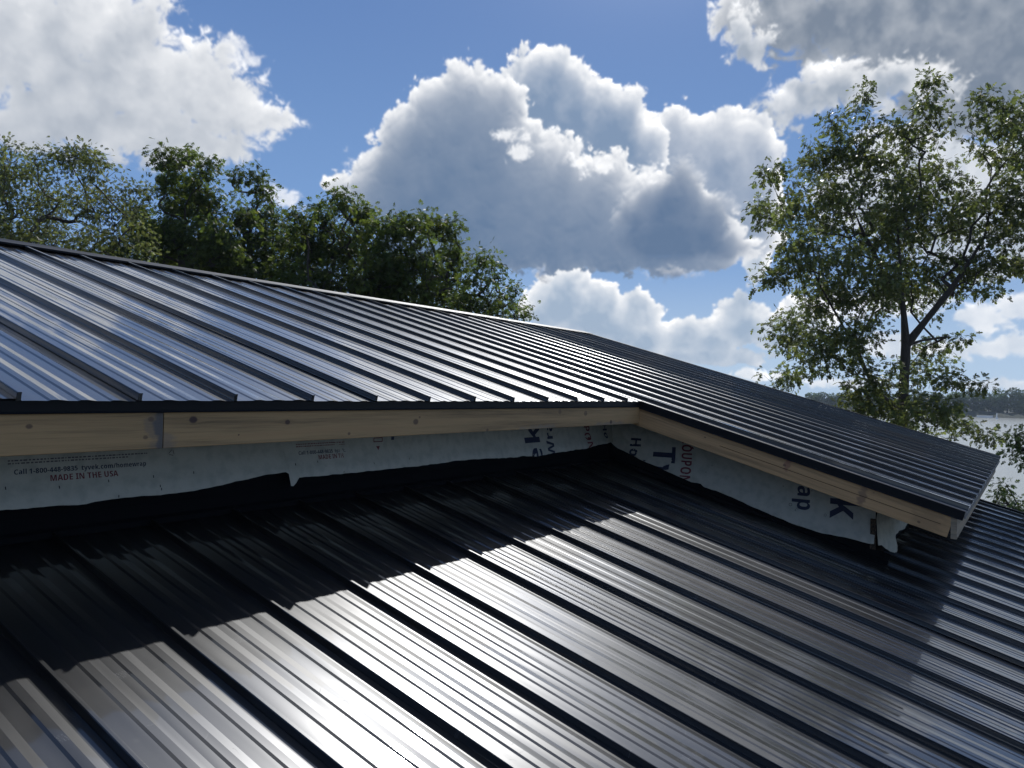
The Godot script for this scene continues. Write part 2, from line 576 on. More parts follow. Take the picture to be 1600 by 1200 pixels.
func slab(x0: float, x1: float, y0: float, y1: float, z0: float, z1: float, bevel := 0.0) -> ArrayMesh:
	# a box with its long edges along x rounded off; uv runs along x and up y
	var st := SurfaceTool.new()
	st.begin(Mesh.PRIMITIVE_TRIANGLES)
	var e := bevel
	var ring := [Vector2(z0 + e, y0), Vector2(z0, y0 + e), Vector2(z0, y1 - e), Vector2(z0 + e, y1), Vector2(z1 - e, y1), Vector2(z1, y1 - e), Vector2(z1, y0 + e), Vector2(z1 - e, y0)]
	if e == 0.0:
		ring = [Vector2(z0, y0), Vector2(z0, y1), Vector2(z1, y1), Vector2(z1, y0)]
	var m := ring.size()
	var mid := Vector2((z0 + z1) / 2, (y0 + y1) / 2)
	for k in m:
		var a: Vector2 = ring[k]
		var b: Vector2 = ring[(k + 1) % m]
		var t := (b - a).normalized()
		var n := Vector2(-t.y, t.x)
		if n.dot((a + b) / 2 - mid) < 0:
			n = -n
		var ua := 1.0 - (a.y - y0) / (y1 - y0)
		var ub := 1.0 - (b.y - y0) / (y1 - y0)
		quad(st, [Vector3(x0, a.y, a.x), Vector3(x1, a.y, a.x), Vector3(x1, b.y, b.x), Vector3(x0, b.y, b.x)], Vector3(0, n.y, n.x), [Vector2(0, ua), Vector2(1, ua), Vector2(1, ub), Vector2(0, ub)])
	for s in [0, 1]:
		var x: float = x0 if s == 0 else x1
		for k in range(1, m - 1):
			var n := Vector3(-1 if s == 0 else 1, 0, 0)
			var tri := [ring[0], ring[k], ring[k + 1]]
			var pts := []
			for q in tri:
				pts.append(Vector3(x, q.y, q.x))
			if (pts[1] - pts[0]).cross(pts[2] - pts[0]).dot(n) > 0:
				pts = [pts[0], pts[2], pts[1]]
			for q in pts:
				st.set_normal(n)
				st.set_uv(Vector2(0.003 + s * 0.99 + (q.z - z0) * 0.02, 1.0 - (q.y - y0) / (y1 - y0)))
				st.add_vertex(q)
	return st.commit()


# cross-section swept along z; runs of points between hard corners share smooth normals
func sweep(profile: Array, z0: float, z1: float, steps: int, wave := 0.0, seed_ := 0, caps := [], smooth := 0.86) -> ArrayMesh:
	var st := SurfaceTool.new()
	st.begin(Mesh.PRIMITIVE_TRIANGLES)
	var m := profile.size()
	var n := FastNoiseLite.new()
	n.seed = seed_
	n.frequency = 0.55
	n.fractal_octaves = 2
	var flat := []
	for k in m - 1:
		var t: Vector2 = (profile[k + 1] - profile[k]).normalized()
		flat.append(Vector2(-t.y, t.x))
	var rows := []
	for s in steps + 1:
		var z := lerpf(z0, z1, float(s) / steps)
		var row := []
		for k in m:
			var p: Vector2 = profile[k]
			var w := wave * n.get_noise_2d(p.x * 17.0, z * 0.5) if wave > 0 and p.y < 0.010 else 0.0
			row.append(Vector3(p.x, p.y + w, z))
		rows.append(row)
	for k in m - 1:
		var na: Vector2 = flat[k]
		var nb: Vector2 = flat[k]
		if k > 0 and flat[k - 1].dot(flat[k]) > smooth:
			na = (flat[k - 1] + flat[k]).normalized()
		if k < m - 2 and flat[k + 1].dot(flat[k]) > smooth:
			nb = (flat[k + 1] + flat[k]).normalized()
		for s in steps:
			var p00: Vector3 = rows[s][k]
			var p01: Vector3 = rows[s][k + 1]
			var p10: Vector3 = rows[s + 1][k]
			var p11: Vector3 = rows[s + 1][k + 1]
			var corner := [[p00, na, s], [p01, nb, s], [p11, nb, s + 1], [p10, na, s + 1]]
			var o := [0, 2, 1, 0, 3, 2]
			if (p01 - p00).cross(p11 - p00).dot(Vector3(flat[k].x, flat[k].y, 0)) < 0:
				o = [0, 1, 2, 0, 2, 3]
			for q in o:
				var c = corner[q]
				var v: Vector3 = c[0]
				var dz := 0.0
				var dx := 0.0
				if wave > 0 and v.y < 0.010:
					dz = wave * (n.get_noise_2d(v.x * 17.0, v.z * 0.5 + 0.1) - n.get_noise_2d(v.x * 17.0, v.z * 0.5 - 0.1)) / 0.4
					dx = wave * (n.get_noise_2d(v.x * 17.0 + 0.1, v.z * 0.5) - n.get_noise_2d(v.x * 17.0 - 0.1, v.z * 0.5)) / 0.2 * 17.0
				st.set_normal(Vector3(c[1].x - dx * c[1].y, c[1].y, -dz).normalized())
				st.set_uv(Vector2(v.x / SEAM, v.z / 3.25))
				st.add_vertex(v)
	for cap in caps:
		# [first, last]: the profile points that close an end at z1
		for k in range(cap[0] + 1, cap[1]):
			var pts := [rows[steps][cap[0]], rows[steps][k], rows[steps][k + 1]]
			if (pts[1] - pts[0]).cross(pts[2] - pts[0]).z > 0:
				pts = [pts[0], pts[2], pts[1]]
			for v in pts:
				st.set_normal(Vector3(0, 0, 1))
				st.set_uv(Vector2(0.01, 0.01))
				st.add_vertex(v)
	return st.commit()


const SEAM_TOP := 0.0285
func pan_profile(x0: float, x1: float, minor: float) -> Array:
	var pts := []
	if x0 <= 0.0:
		pts = [Vector2(-0.0085, 0.0), Vector2(-0.0075, 0.004), Vector2(-0.0062, 0.023), Vector2(-0.0075, 0.0265), Vector2(-0.005, SEAM_TOP), Vector2(0.005, SEAM_TOP), Vector2(0.0075, 0.0265), Vector2(0.0062, 0.023), Vector2(0.0072, 0.003), Vector2(0.0092, 0.0)]
	else:
		pts = [Vector2(x0, 0.0)]
	var knots := [x0 if x0 > 0.0 else 0.012]
	for c in [[0.113, 0.031], [0.2105, 0.028], [0.3215, 0.026]]:
		for q in [[-0.022, 0.0], [-0.0125, 1.0], [0.013, 1.0], [0.013 + c[1], 0.0]]:
			knots.append([c[0] + q[0], minor * q[1]])
	knots.append([SEAM - 0.0085, 0.0])
	var last := Vector2(knots[0], 0.0)
	for k in range(1, knots.size()):
		var to := Vector2(knots[k][0], knots[k][1])
		var n := maxi(1, int((to.x - last.x) / 0.013))
		for s in range(1, n + 1):
			var p := last.lerp(to, float(s) / n)
			if p.x > x0 + 0.004 and p.x < x1 - 0.002:
				pts.append(p)
		last = to
	if x1 < SEAM:
		pts.append(Vector2(x1, 0.0))
	else:
		pts.append(Vector2(SEAM - 0.0085, 0.0))
	return pts


func slope_frame(a: float, b: float, h: float, m: float) -> Transform3D:
	# x along the eave, y off the roof, z down the slope
	var g := atan(m)
	return Transform3D(Basis(Vector3(1, 0, 0), Vector3(0, cos(g), sin(g)), Vector3(0, -sin(g), cos(g))), at(a, b, h))


func roof_panel(parent: Node, a: float, b_top: float, b_low: float, h_top: float, m: float, x0 := 0.0, x1 := SEAM) -> void:
	var length := (b_top - b_low) * sqrt(1.0 + m * m)
	var v := rng.randi_range(0, 3)
	var key := "%.3f %.3f %.3f %d" % [length, x0, x1, v]
	if not panels.has(key):
		panels[key] = sweep(pan_profile(x0, x1, 0.0026 + 0.0004 * v), 0.0, length, int(length / 0.3), 0.0009, v * 7 + 1, [[0, 9]] if x0 <= 0.0 else [], 0.9995)
	var t := slope_frame(a, b_top, h_top, m)
	# hand-laid: each pan sits a hair off true
	t.basis = t.basis * Basis(Vector3(0, 0, 1), rng.randf_range(-0.009, 0.009)) * Basis(Vector3(1, 0, 0), rng.randf_range(-0.0006, 0.0006))
	part("roof_panel", panels[key], mats["steel%d" % rng.randi_range(0, 2)], parent, t)


# ---------------------------------------------------------------- the house
func make_house() -> void:
	var ground := 2.1
	var house := thing("house", "house with two black standing seam metal roofs, bare wood fascia and torn white house wrap", "house", Vector3.ZERO)

	# walls below the lower roof
	var st := SurfaceTool.new()
	st.begin(Mesh.PRIMITIVE_TRIANGLES)
	var y1 := EYE + low_h(-2.5) - 0.12
	var x0 := START_A + 0.4
	var x1 := 11.5
	var z0 := -11.5
	var z1 := 2.5
	quad(st, [Vector3(x0, ground - 1, z1), Vector3(x1, ground - 1, z1), Vector3(x1, y1, z1), Vector3(x0, y1, z1)], Vector3(0, 0, 1))
	quad(st, [Vector3(x0, ground - 1, z0), Vector3(x1, ground - 1, z0), Vector3(x1, y1, z0), Vector3(x0, y1, z0)], Vector3(0, 0, -1))
	quad(st, [Vector3(x0, ground - 1, z0), Vector3(x0, ground - 1, z1), Vector3(x0, y1, z1), Vector3(x0, y1, z0)], Vector3(-1, 0, 0))
	quad(st, [Vector3(x1, ground - 1, z0), Vector3(x1, ground - 1, z1), Vector3(x1, y1, z1), Vector3(x1, y1, z0)], Vector3(1, 0, 0))
	part("lower_wall", st.commit(), mats.siding, house)

	# lower roof: deck and panels
	var low_slope := sqrt(1.0 + LOW_M * LOW_M)
	var low_bottom := -3.0
	var deck := part("lower_roof", slab(START_A, FAR_A, -0.16, -0.012, 0.0, (WALL_B + 0.6 - low_bottom) * low_slope), mats.membrane, house, slope_frame(0, WALL_B + 0.6, low_h(WALL_B + 0.6), LOW_M))
	var k := -9
	while true:
		var a := 1.0887 + k * SEAM
		if a > FAR_A - 0.05:
			break
		var top := WALL_B - 0.012 if a < WALL_A - 0.02 else FRONT_B - 0.012
		roof_panel_on(deck, a, top, low_bottom - 0.03, low_h(top), LOW_M, 0.0, minf(SEAM, FAR_A - a))
		k += 1
	# rake trim at the far end of the lower roof
	var trim_len := (FRONT_B + 0.4 - low_bottom) * low_slope
	part("rake_trim", slab(-0.03, 0.022, -0.12, 0.030, 0.0, trim_len, 0.004), mats.trim, house, slope_frame(FAR_A, FRONT_B + 0.4, low_h(FRONT_B + 0.4), LOW_M))
	# eave trim of the lower roof
	part("eave_trim", slab(START_A, FAR_A, -0.10, -0.012, -0.02, 0.012, 0.003), mats.trim, house, Transform3D(Basis(), at(0, low_bottom, low_h(low_bottom))))
	# flashing where the lower roof meets the walls
	flashing(house)

	# upper roof: one plane cut to an L, with a ridge
	var up_slope := sqrt(1.0 + UP_M * UP_M)
	var udeck := part("upper_roof", upper_deck(), mats.sheathing, house)
	k = -10
	while true:
		var a := 1.1562 + k * SEAM
		if a > FAR_A - 0.05:
			break
		var ridge := RIDGE_B - 0.03
		if a + SEAM <= RAKE_A:
			roof_panel_on(udeck, a, ridge, EAVE_B - 0.018, up_h(ridge), UP_M)
		elif a < RAKE_A:
			roof_panel_on(udeck, a, ridge, EAVE_B - 0.018, up_h(ridge), UP_M, 0.0, RAKE_A - a)
			roof_panel_on(udeck, a, ridge, PORCH_B - 0.018, up_h(ridge), UP_M, RAKE_A - a, SEAM)
		else:
			roof_panel_on(udeck, a, ridge, PORCH_B - 0.018, up_h(ridge), UP_M, 0.0, minf(SEAM, FAR_A - a))
		k += 1
	ridge_caps(house)
	# rear slope
	var rear := part("rear_roof", slab(START_A, FAR_A, -0.13, 0.0, 0.0, 5.0 * up_slope), mats.trim, house, Transform3D(Basis(Vector3(-1, 0, 0), Vector3(0, cos(atan(UP_M)), -sin(atan(UP_M))), Vector3(0, -sin(atan(UP_M)), -cos(atan(UP_M)))), at(START_A + FAR_A, RIDGE_B, up_h(RIDGE_B))))
	rear.set_meta("label", "rear slope of the upper roof")

	# drip edges: black folded metal along the eaves and rakes of the upper roof
	var drip := [Vector2(-0.05, -0.003), Vector2(0.0, -0.003), Vector2(0.003, -0.007), Vector2(0.003, -0.043), Vector2(0.009, -0.049), Vector2(0.008, -0.0505), Vector2(0.0, -0.0445), Vector2(0.0, -0.0065), Vector2(-0.05, -0.0055)]
	# swept along a: turn the section so that it faces down the slope
	var turn_eave := Basis(Vector3(0, 0, 1), Vector3(0, 1, 0), Vector3(-1, 0, 0))
	part("drip_edge", sweep(drip, 0.0, RAKE_A - START_A + 0.004, 20), mats.trim, house, Transform3D(turn_eave, at(RAKE_A + 0.002, EAVE_B - 0.002, EAVE_H)))
	part("drip_edge", sweep(drip, 0.0, FAR_A - RAKE_A, 20), mats.trim, house, Transform3D(turn_eave, at(FAR_A, PORCH_B - 0.002, up_h(PORCH_B))))
	# the rake metal of the step: a flange on the panels and a deep face
	var rake_len := (EAVE_B - PORCH_B) * up_slope
	var rake := [Vector2(0.048, 0.0012), Vector2(0.044, 0.0030), Vector2(0.003, 0.0034), Vector2(0.0, 0.0005), Vector2(0.0, -0.052), Vector2(-0.006, -0.058), Vector2(-0.005, -0.0595), Vector2(0.0015, -0.054), Vector2(0.0015, -0.001)]
	part("rake_trim", sweep(rake, 0.0, rake_len + 0.012, 16), mats.trim, house, slope_frame(RAKE_A - 0.008, EAVE_B, EAVE_H, UP_M))
	var far_rake := [Vector2(-0.06, 0.0012), Vector2(-0.055, 0.0285), Vector2(0.0, 0.0285), Vector2(0.003, 0.026), Vector2(0.003, -0.07), Vector2(0.009, -0.076), Vector2(0.008, -0.078), Vector2(0.0, -0.072), Vector2(0.0, 0.025)]
	part("rake_trim", sweep(far_rake, 0.0, (RIDGE_B - PORCH_B) * up_slope + 0.012, 20), mats.trim, house, slope_frame(FAR_A + 0.006, RIDGE_B, up_h(RIDGE_B), UP_M))

	fascias(house)
	upper_walls(house)


func roof_panel_on(deck: Node3D, a: float, b_top: float, b_low: float, h_top: float, m: float, x0 := 0.0, x1 := SEAM) -> void:
	roof_panel(deck, a, b_top, b_low, h_top, m, x0, x1)
	var o: Node3D = deck.get_child(deck.get_child_count() - 1)
	o.transform = deck.transform.affine_inverse() * o.transform


func upper_deck() -> ArrayMesh:
	# plywood under the panels: an L in plan, 18 mm thick, plus rafter tails under the overhangs
	var st := SurfaceTool.new()
	st.begin(Mesh.PRIMITIVE_TRIANGLES)
	var t0 := -0.0065
	var t1 := -0.026
	for r in [[START_A, RAKE_A, EAVE_B, RIDGE_B], [RAKE_A, FAR_A, PORCH_B, RIDGE_B]]:
		for t in [t0, t1]:
			var n := Vector3(0, 1, UP_M).normalized() * (1.0 if t == t0 else -1.0)
			quad(st, [at(r[0], r[2], up_h(r[2]) + t), at(r[1], r[2], up_h(r[2]) + t), at(r[1], r[3], up_h(r[3]) + t), at(r[0], r[3], up_h(r[3]) + t)], n)
		quad(st, [at(r[0], r[2], up_h(r[2]) + t0), at(r[1], r[2], up_h(r[2]) + t0), at(r[1], r[2], up_h(r[2]) + t1), at(r[0], r[2], up_h(r[2]) + t1)], Vector3(0, 0, 1))
	for s in [[RAKE_A, PORCH_B, EAVE_B, -1.0], [FAR_A, PORCH_B, RIDGE_B, 1.0], [START_A, EAVE_B, RIDGE_B, -1.0]]:
		quad(st, [at(s[0], s[1], up_h(s[1]) + t0), at(s[0], s[2], up_h(s[2]) + t0), at(s[0], s[2], up_h(s[2]) + t1), at(s[0], s[1], up_h(s[1]) + t1)], Vector3(s[3], 0, 0))
	return st.commit()


func ridge_caps(house: Node) -> void:
	var g := atan(UP_M)
	var w := 0.17
	var lift := 0.0315
	var c := cos(g)
	var s := sin(g)
	# section across the ridge: x = towards the rear, y = up
	var sec := [Vector2(-w * c - 0.012, -w * s - 0.016), Vector2(-w * c - 0.002, -w * s - 0.022), Vector2(-w * c, -w * s), Vector2(-w * c * 0.15, -w * s * 0.15), Vector2(-0.008, 0.0015), Vector2(0.0, 0.0035), Vector2(0.008, 0.0015), Vector2(w * c, -w * s), Vector2(w * c + 0.002, -w * s - 0.022)]
	var a := START_A
	var n := 0
	while a < FAR_A - 0.1:
		var len_ := minf(3.05, FAR_A + 0.03 - a)
		var basis := Basis(Vector3(0, 0, -1), Vector3(0, 1, 0), Vector3(1, 0, 0))
		part("ridge_cap", sweep(sec, 0.0, len_ + 0.04, 8), mats.trim, house, Transform3D(basis, at(a, RIDGE_B, up_h(RIDGE_B) + lift + 0.0025 * (n % 2))))
		a += len_
		n += 1
	# zee closures between the seams, seen as dark gaps under the cap
	var cl := slab(START_A, FAR_A, 0.0, 0.0255, 0.0, 0.012)
	part("ridge_closure", cl, mats.membrane, house, slope_frame(0, RIDGE_B - 0.14, up_h(RIDGE_B - 0.14), UP_M))


func flashing(house: Node) -> void:
	# an L of black metal: a leg up the wall and an apron on the seams
	var sec := [Vector2(0.0, 0.08), Vector2(0.002, 0.08), Vector2(0.003, 0.034), Vector2(0.010, 0.029), Vector2(0.030, 0.028), Vector2(0.031, 0.004)]
	# along the wall under the upper eave
	var g := atan(LOW_M)
	var eave_sec := []
	for p in sec:
		eave_sec.append(Vector2(p.x, p.y - (p.x * LOW_M if p.x > 0.003 else 0.0)))
	part("wall_flashing", sweep(eave_sec, 0.0, WALL_A - START_A, 12), mats.membrane, house, Transform3D(Basis(Vector3(0, 0, 1), Vector3(0, 1, 0), Vector3(-1, 0, 0)), at(WALL_A, WALL_B - 0.005, low_h(WALL_B))))
	# along the wall that runs down the slope
	var side := []
	for p in sec:
		side.append(Vector2(-p.x, p.y))
	part("wall_flashing", sweep(side, 0.0, (WALL_B - FRONT_B + 0.1) * sqrt(1 + LOW_M * LOW_M), 12), mats.membrane, house, slope_frame(WALL_A - 0.005, WALL_B, low_h(WALL_B), LOW_M))


func fascias(house: Node) -> void:
	var tone := Color(0.36, 0.225, 0.098)
	var thick := 0.036
	var top := -0.028
	var bottom := -0.186
	var joint := 1.668
	var hh := top - bottom
	# boards under the upper eave: knots as share of the height from the top
	var la := joint - START_A
	var m1 := spruce(41, la, hh, [[1.62 - START_A, 0.30, 0.009, 0.55], [1.60 - START_A, 0.72, 0.007, 0.6], [1.2 - START_A, 0.4, 0.008, 0.7], [0.3 - START_A, 0.4, 0.012, 0.9]], [[la - 0.004, 0.35, 0.034, 1.1, 0.072, 0.068, 0.068, 0.85], [la - 0.03, 0.5, 0.05, 0.7, 0.12, 0.11, 0.10, 0.4]], tone)  # two grey patches darken this board end up to the splice joint
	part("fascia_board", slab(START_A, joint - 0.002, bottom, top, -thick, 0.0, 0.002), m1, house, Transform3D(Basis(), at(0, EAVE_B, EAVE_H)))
	var lb := RAKE_A - joint
	var kb := [[1.79, 0.33, 0.013, 1.0], [2.25, 0.45, 0.010, 0.9], [3.10, 0.55, 0.015, 0.75], [3.13, 0.40, 0.006, 0.6], [4.6, 0.30, 0.016, 0.5], [4.97, 0.40, 0.018, 0.6], [5.38, 0.85, 0.014, 0.85], [2.62, 0.85, 0.007, 0.7], [3.75, 0.95, 0.009, 0.7], [4.2, 0.2, 0.006, 0.6], [1.86, 0.12, 0.003, 0.9], [2.0, 0.75, 0.003, 0.9]]
	for q in kb:
		q[0] -= joint
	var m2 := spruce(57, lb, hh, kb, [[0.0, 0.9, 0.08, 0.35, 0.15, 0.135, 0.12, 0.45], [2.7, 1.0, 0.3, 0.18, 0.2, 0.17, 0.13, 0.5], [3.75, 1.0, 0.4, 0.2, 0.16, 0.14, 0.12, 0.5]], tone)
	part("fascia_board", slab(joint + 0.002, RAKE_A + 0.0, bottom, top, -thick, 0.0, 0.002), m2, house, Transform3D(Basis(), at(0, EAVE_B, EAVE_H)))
	# the board down the step, its outer face flush with the end of the eave board
	var g := atan(UP_M)
	var l := (EAVE_B - PORCH_B) / cos(g)
	var frame := Transform3D(Basis(Vector3(0, -sin(g), cos(g)), Vector3(0, cos(g), sin(g)), Vector3(-1, 0, 0)), at(RAKE_A, EAVE_B, EAVE_H))
	var m3 := spruce(73, l, 0.177, [[1.30, 0.45, 0.009, 0.65], [0.66, 0.45, 0.006, 0.7], [1.93, 0.30, 0.005, 0.5], [0.72, 0.75, 0.004, 0.5], [2.25, 0.8, 0.008, 0.6]], [[1.32, 0.35, 0.03, 0.35, 0.20, 0.07, 0.05, 0.6], [1.87, 0.6, 0.035, 0.5, 0.17, 0.10, 0.06, 0.7], [2.3, 0.6, 0.12, 0.7, 0.28, 0.17, 0.08, 0.5]], Color(0.44, 0.265, 0.120))
	part("fascia_board", slab(-0.04, l - 0.041, -0.203, -0.026, -thick, -0.001, 0.002), m3, house, frame)
	# a long drying crack in that board
	part("drying_crack", slab(0.75, l - 0.10, -0.1315, -0.1285, -0.0012, 0.0004), mats.membrane, house, frame)
	# board along the low eave; its end grain shows at the corner
	var lf := FAR_A - RAKE_A
	var m4 := spruce(91, lf, 0.15, [[1.1, 0.4, 0.012, 0.8], [2.9, 0.6, 0.014, 0.8], [4.6, 0.35, 0.011, 0.8]], [], Color(0.27, 0.215, 0.145))
	part("fascia_board", slab(RAKE_A, FAR_A, -0.200, -0.026, -thick, 0.0, 0.002), m4, house, Transform3D(Basis(), at(0, PORCH_B + 0.036, up_h(PORCH_B + 0.036))))
	# board down the far rake
	var lr := (RIDGE_B - PORCH_B) / cos(g)
	var far_frame := Transform3D(Basis(Vector3(0, -sin(g), cos(g)), Vector3(0, cos(g), sin(g)), Vector3(-1, 0, 0)), at(FAR_A, RIDGE_B, up_h(RIDGE_B)))
	part("fascia_board", slab(0.0, lr - 0.042, -0.172, -0.026, 0.0, thick, 0.002), m3, house, far_frame)


# ---------------------------------------------------------------- walls of the raised part, wrapped
const EAVE_EDGE := [Vector2(-3.2, -0.50), Vector2(1.0, -0.497), Vector2(1.32, -0.495), Vector2(1.62, -0.504), Vector2(1.75, -0.496), Vector2(1.94, -0.500), Vector2(2.11, -0.497), Vector2(2.3, -0.476), Vector2(2.5, -0.455), Vector2(2.6, -0.450), Vector2(2.618, -0.452), Vector2(2.64, -0.530), Vector2(2.665, -0.522), Vector2(2.69, -0.486), Vector2(2.9, -0.487), Vector2(3.1, -0.490), Vector2(3.35, -0.486), Vector2(3.6, -0.492), Vector2(3.85, -0.487), Vector2(4.05, -0.480), Vector2(4.3, -0.482), Vector2(4.55, -0.493), Vector2(4.75, -0.502), Vector2(4.8, -0.494), Vector2(5.0, -0.508), Vector2(5.2, -0.500), Vector2(5.45, -0.492), Vector2(5.75, -0.486), Vector2(5.95, -0.470), Vector2(6.2, -0.455), Vector2(6.35, -0.452)]
const RAKE_EDGE := [Vector2(0.97, -1.085), Vector2(1.0, -1.087), Vector2(1.05, -1.082), Vector2(1.19, -1.062), Vector2(1.35, -1.052), Vector2(1.53, -1.016), Vector2(1.75, -0.955), Vector2(2.0, -0.868), Vector2(2.2, -0.805), Vector2(2.31, -0.782), Vector2(2.325, -0.762), Vector2(2.36, -0.752), Vector2(2.42, -0.752), Vector2(2.52, -0.718), Vector2(2.7, -0.655), Vector2(2.92, -0.582), Vector2(3.05, -0.530), Vector2(3.12, -0.506), Vector2(3.17, -0.470), Vector2(3.2, -0.455)]

var crease := FastNoiseLite.new()


func edge_at(edge: Array, t: float) -> float:
	for k in edge.size() - 1:
		if t <= edge[k + 1].x:
			return lerpf(edge[k].y, edge[k + 1].y, clampf((t - edge[k].x) / (edge[k + 1].x - edge[k].x), 0.0, 1.0)) + 0.004 * crease.get_noise_1d(t * 9.0)
	return edge[-1].y


func puff(t: float, h: float, low: float) -> float:
	# how far the loose sheet stands off the wall
	var hang := smoothstep(0.19, 0.0, h - low)
	var out := 0.030 * hang * hang * (0.55 + 1.1 * absf(crease.get_noise_1d(t * 1.7 + 5.0)))
	# a pleat where two sheets lap
	out += 0.012 * exp(-pow((t - 3.06 - (h + 0.4) * 0.9) / 0.02, 2.0)) + 0.010 * exp(-pow((t - 3.12 + (h + 0.45) * 0.8) / 0.03, 2.0)) if t > 2.9 and t < 3.3 and h > -0.6 and h < -0.2 else 0.0
	return out + 0.006 + 0.004 * crease.get_noise_2d(t * 1.2, h * 2.2) + hang * (0.012 + 0.016 * crease.get_noise_2d(t * 2.6 + 30.0, h * 3.0)) + 0.004 * hang * crease.get_noise_2d(t * 14.0, h * 6.0)


func on_wall(side: int, t: float, h: float, off: float) -> Vector3:
	return at(t, WALL_B - off, h) if side == 0 else at(WALL_A - off, t, h)


func wrap_sheet(side: int, t0: float, t1: float, edge: Array, top: Callable) -> ArrayMesh:
	var st := SurfaceTool.new()
	st.begin(Mesh.PRIMITIVE_TRIANGLES)
	st.set_smooth_group(0)
	var n := int((t1 - t0) / 0.018)
	var rows := 16
	var pts := []
	for i in n + 1:
		var t := lerpf(t0, t1, float(i) / n)
		var low := edge_at(edge, t)
		var hi: float = top.call(t)
		var col := []
		for j in rows + 1:
			var h := lerpf(low, hi, pow(float(j) / rows, 1.3))
			col.append(on_wall(side, t, h, puff(t, h, low)))
		pts.append(col)
	for i in n:
		for j in rows:
			var a: Vector3 = pts[i][j]
			var b: Vector3 = pts[i + 1][j]
			var c: Vector3 = pts[i + 1][j + 1]
			var d: Vector3 = pts[i][j + 1]
			var order := [a, c, b, a, d, c] if side == 0 else [a, b, c, a, c, d]
			for v in order:
				st.add_vertex(v)
	st.index()
	st.generate_normals()
	return st.commit()


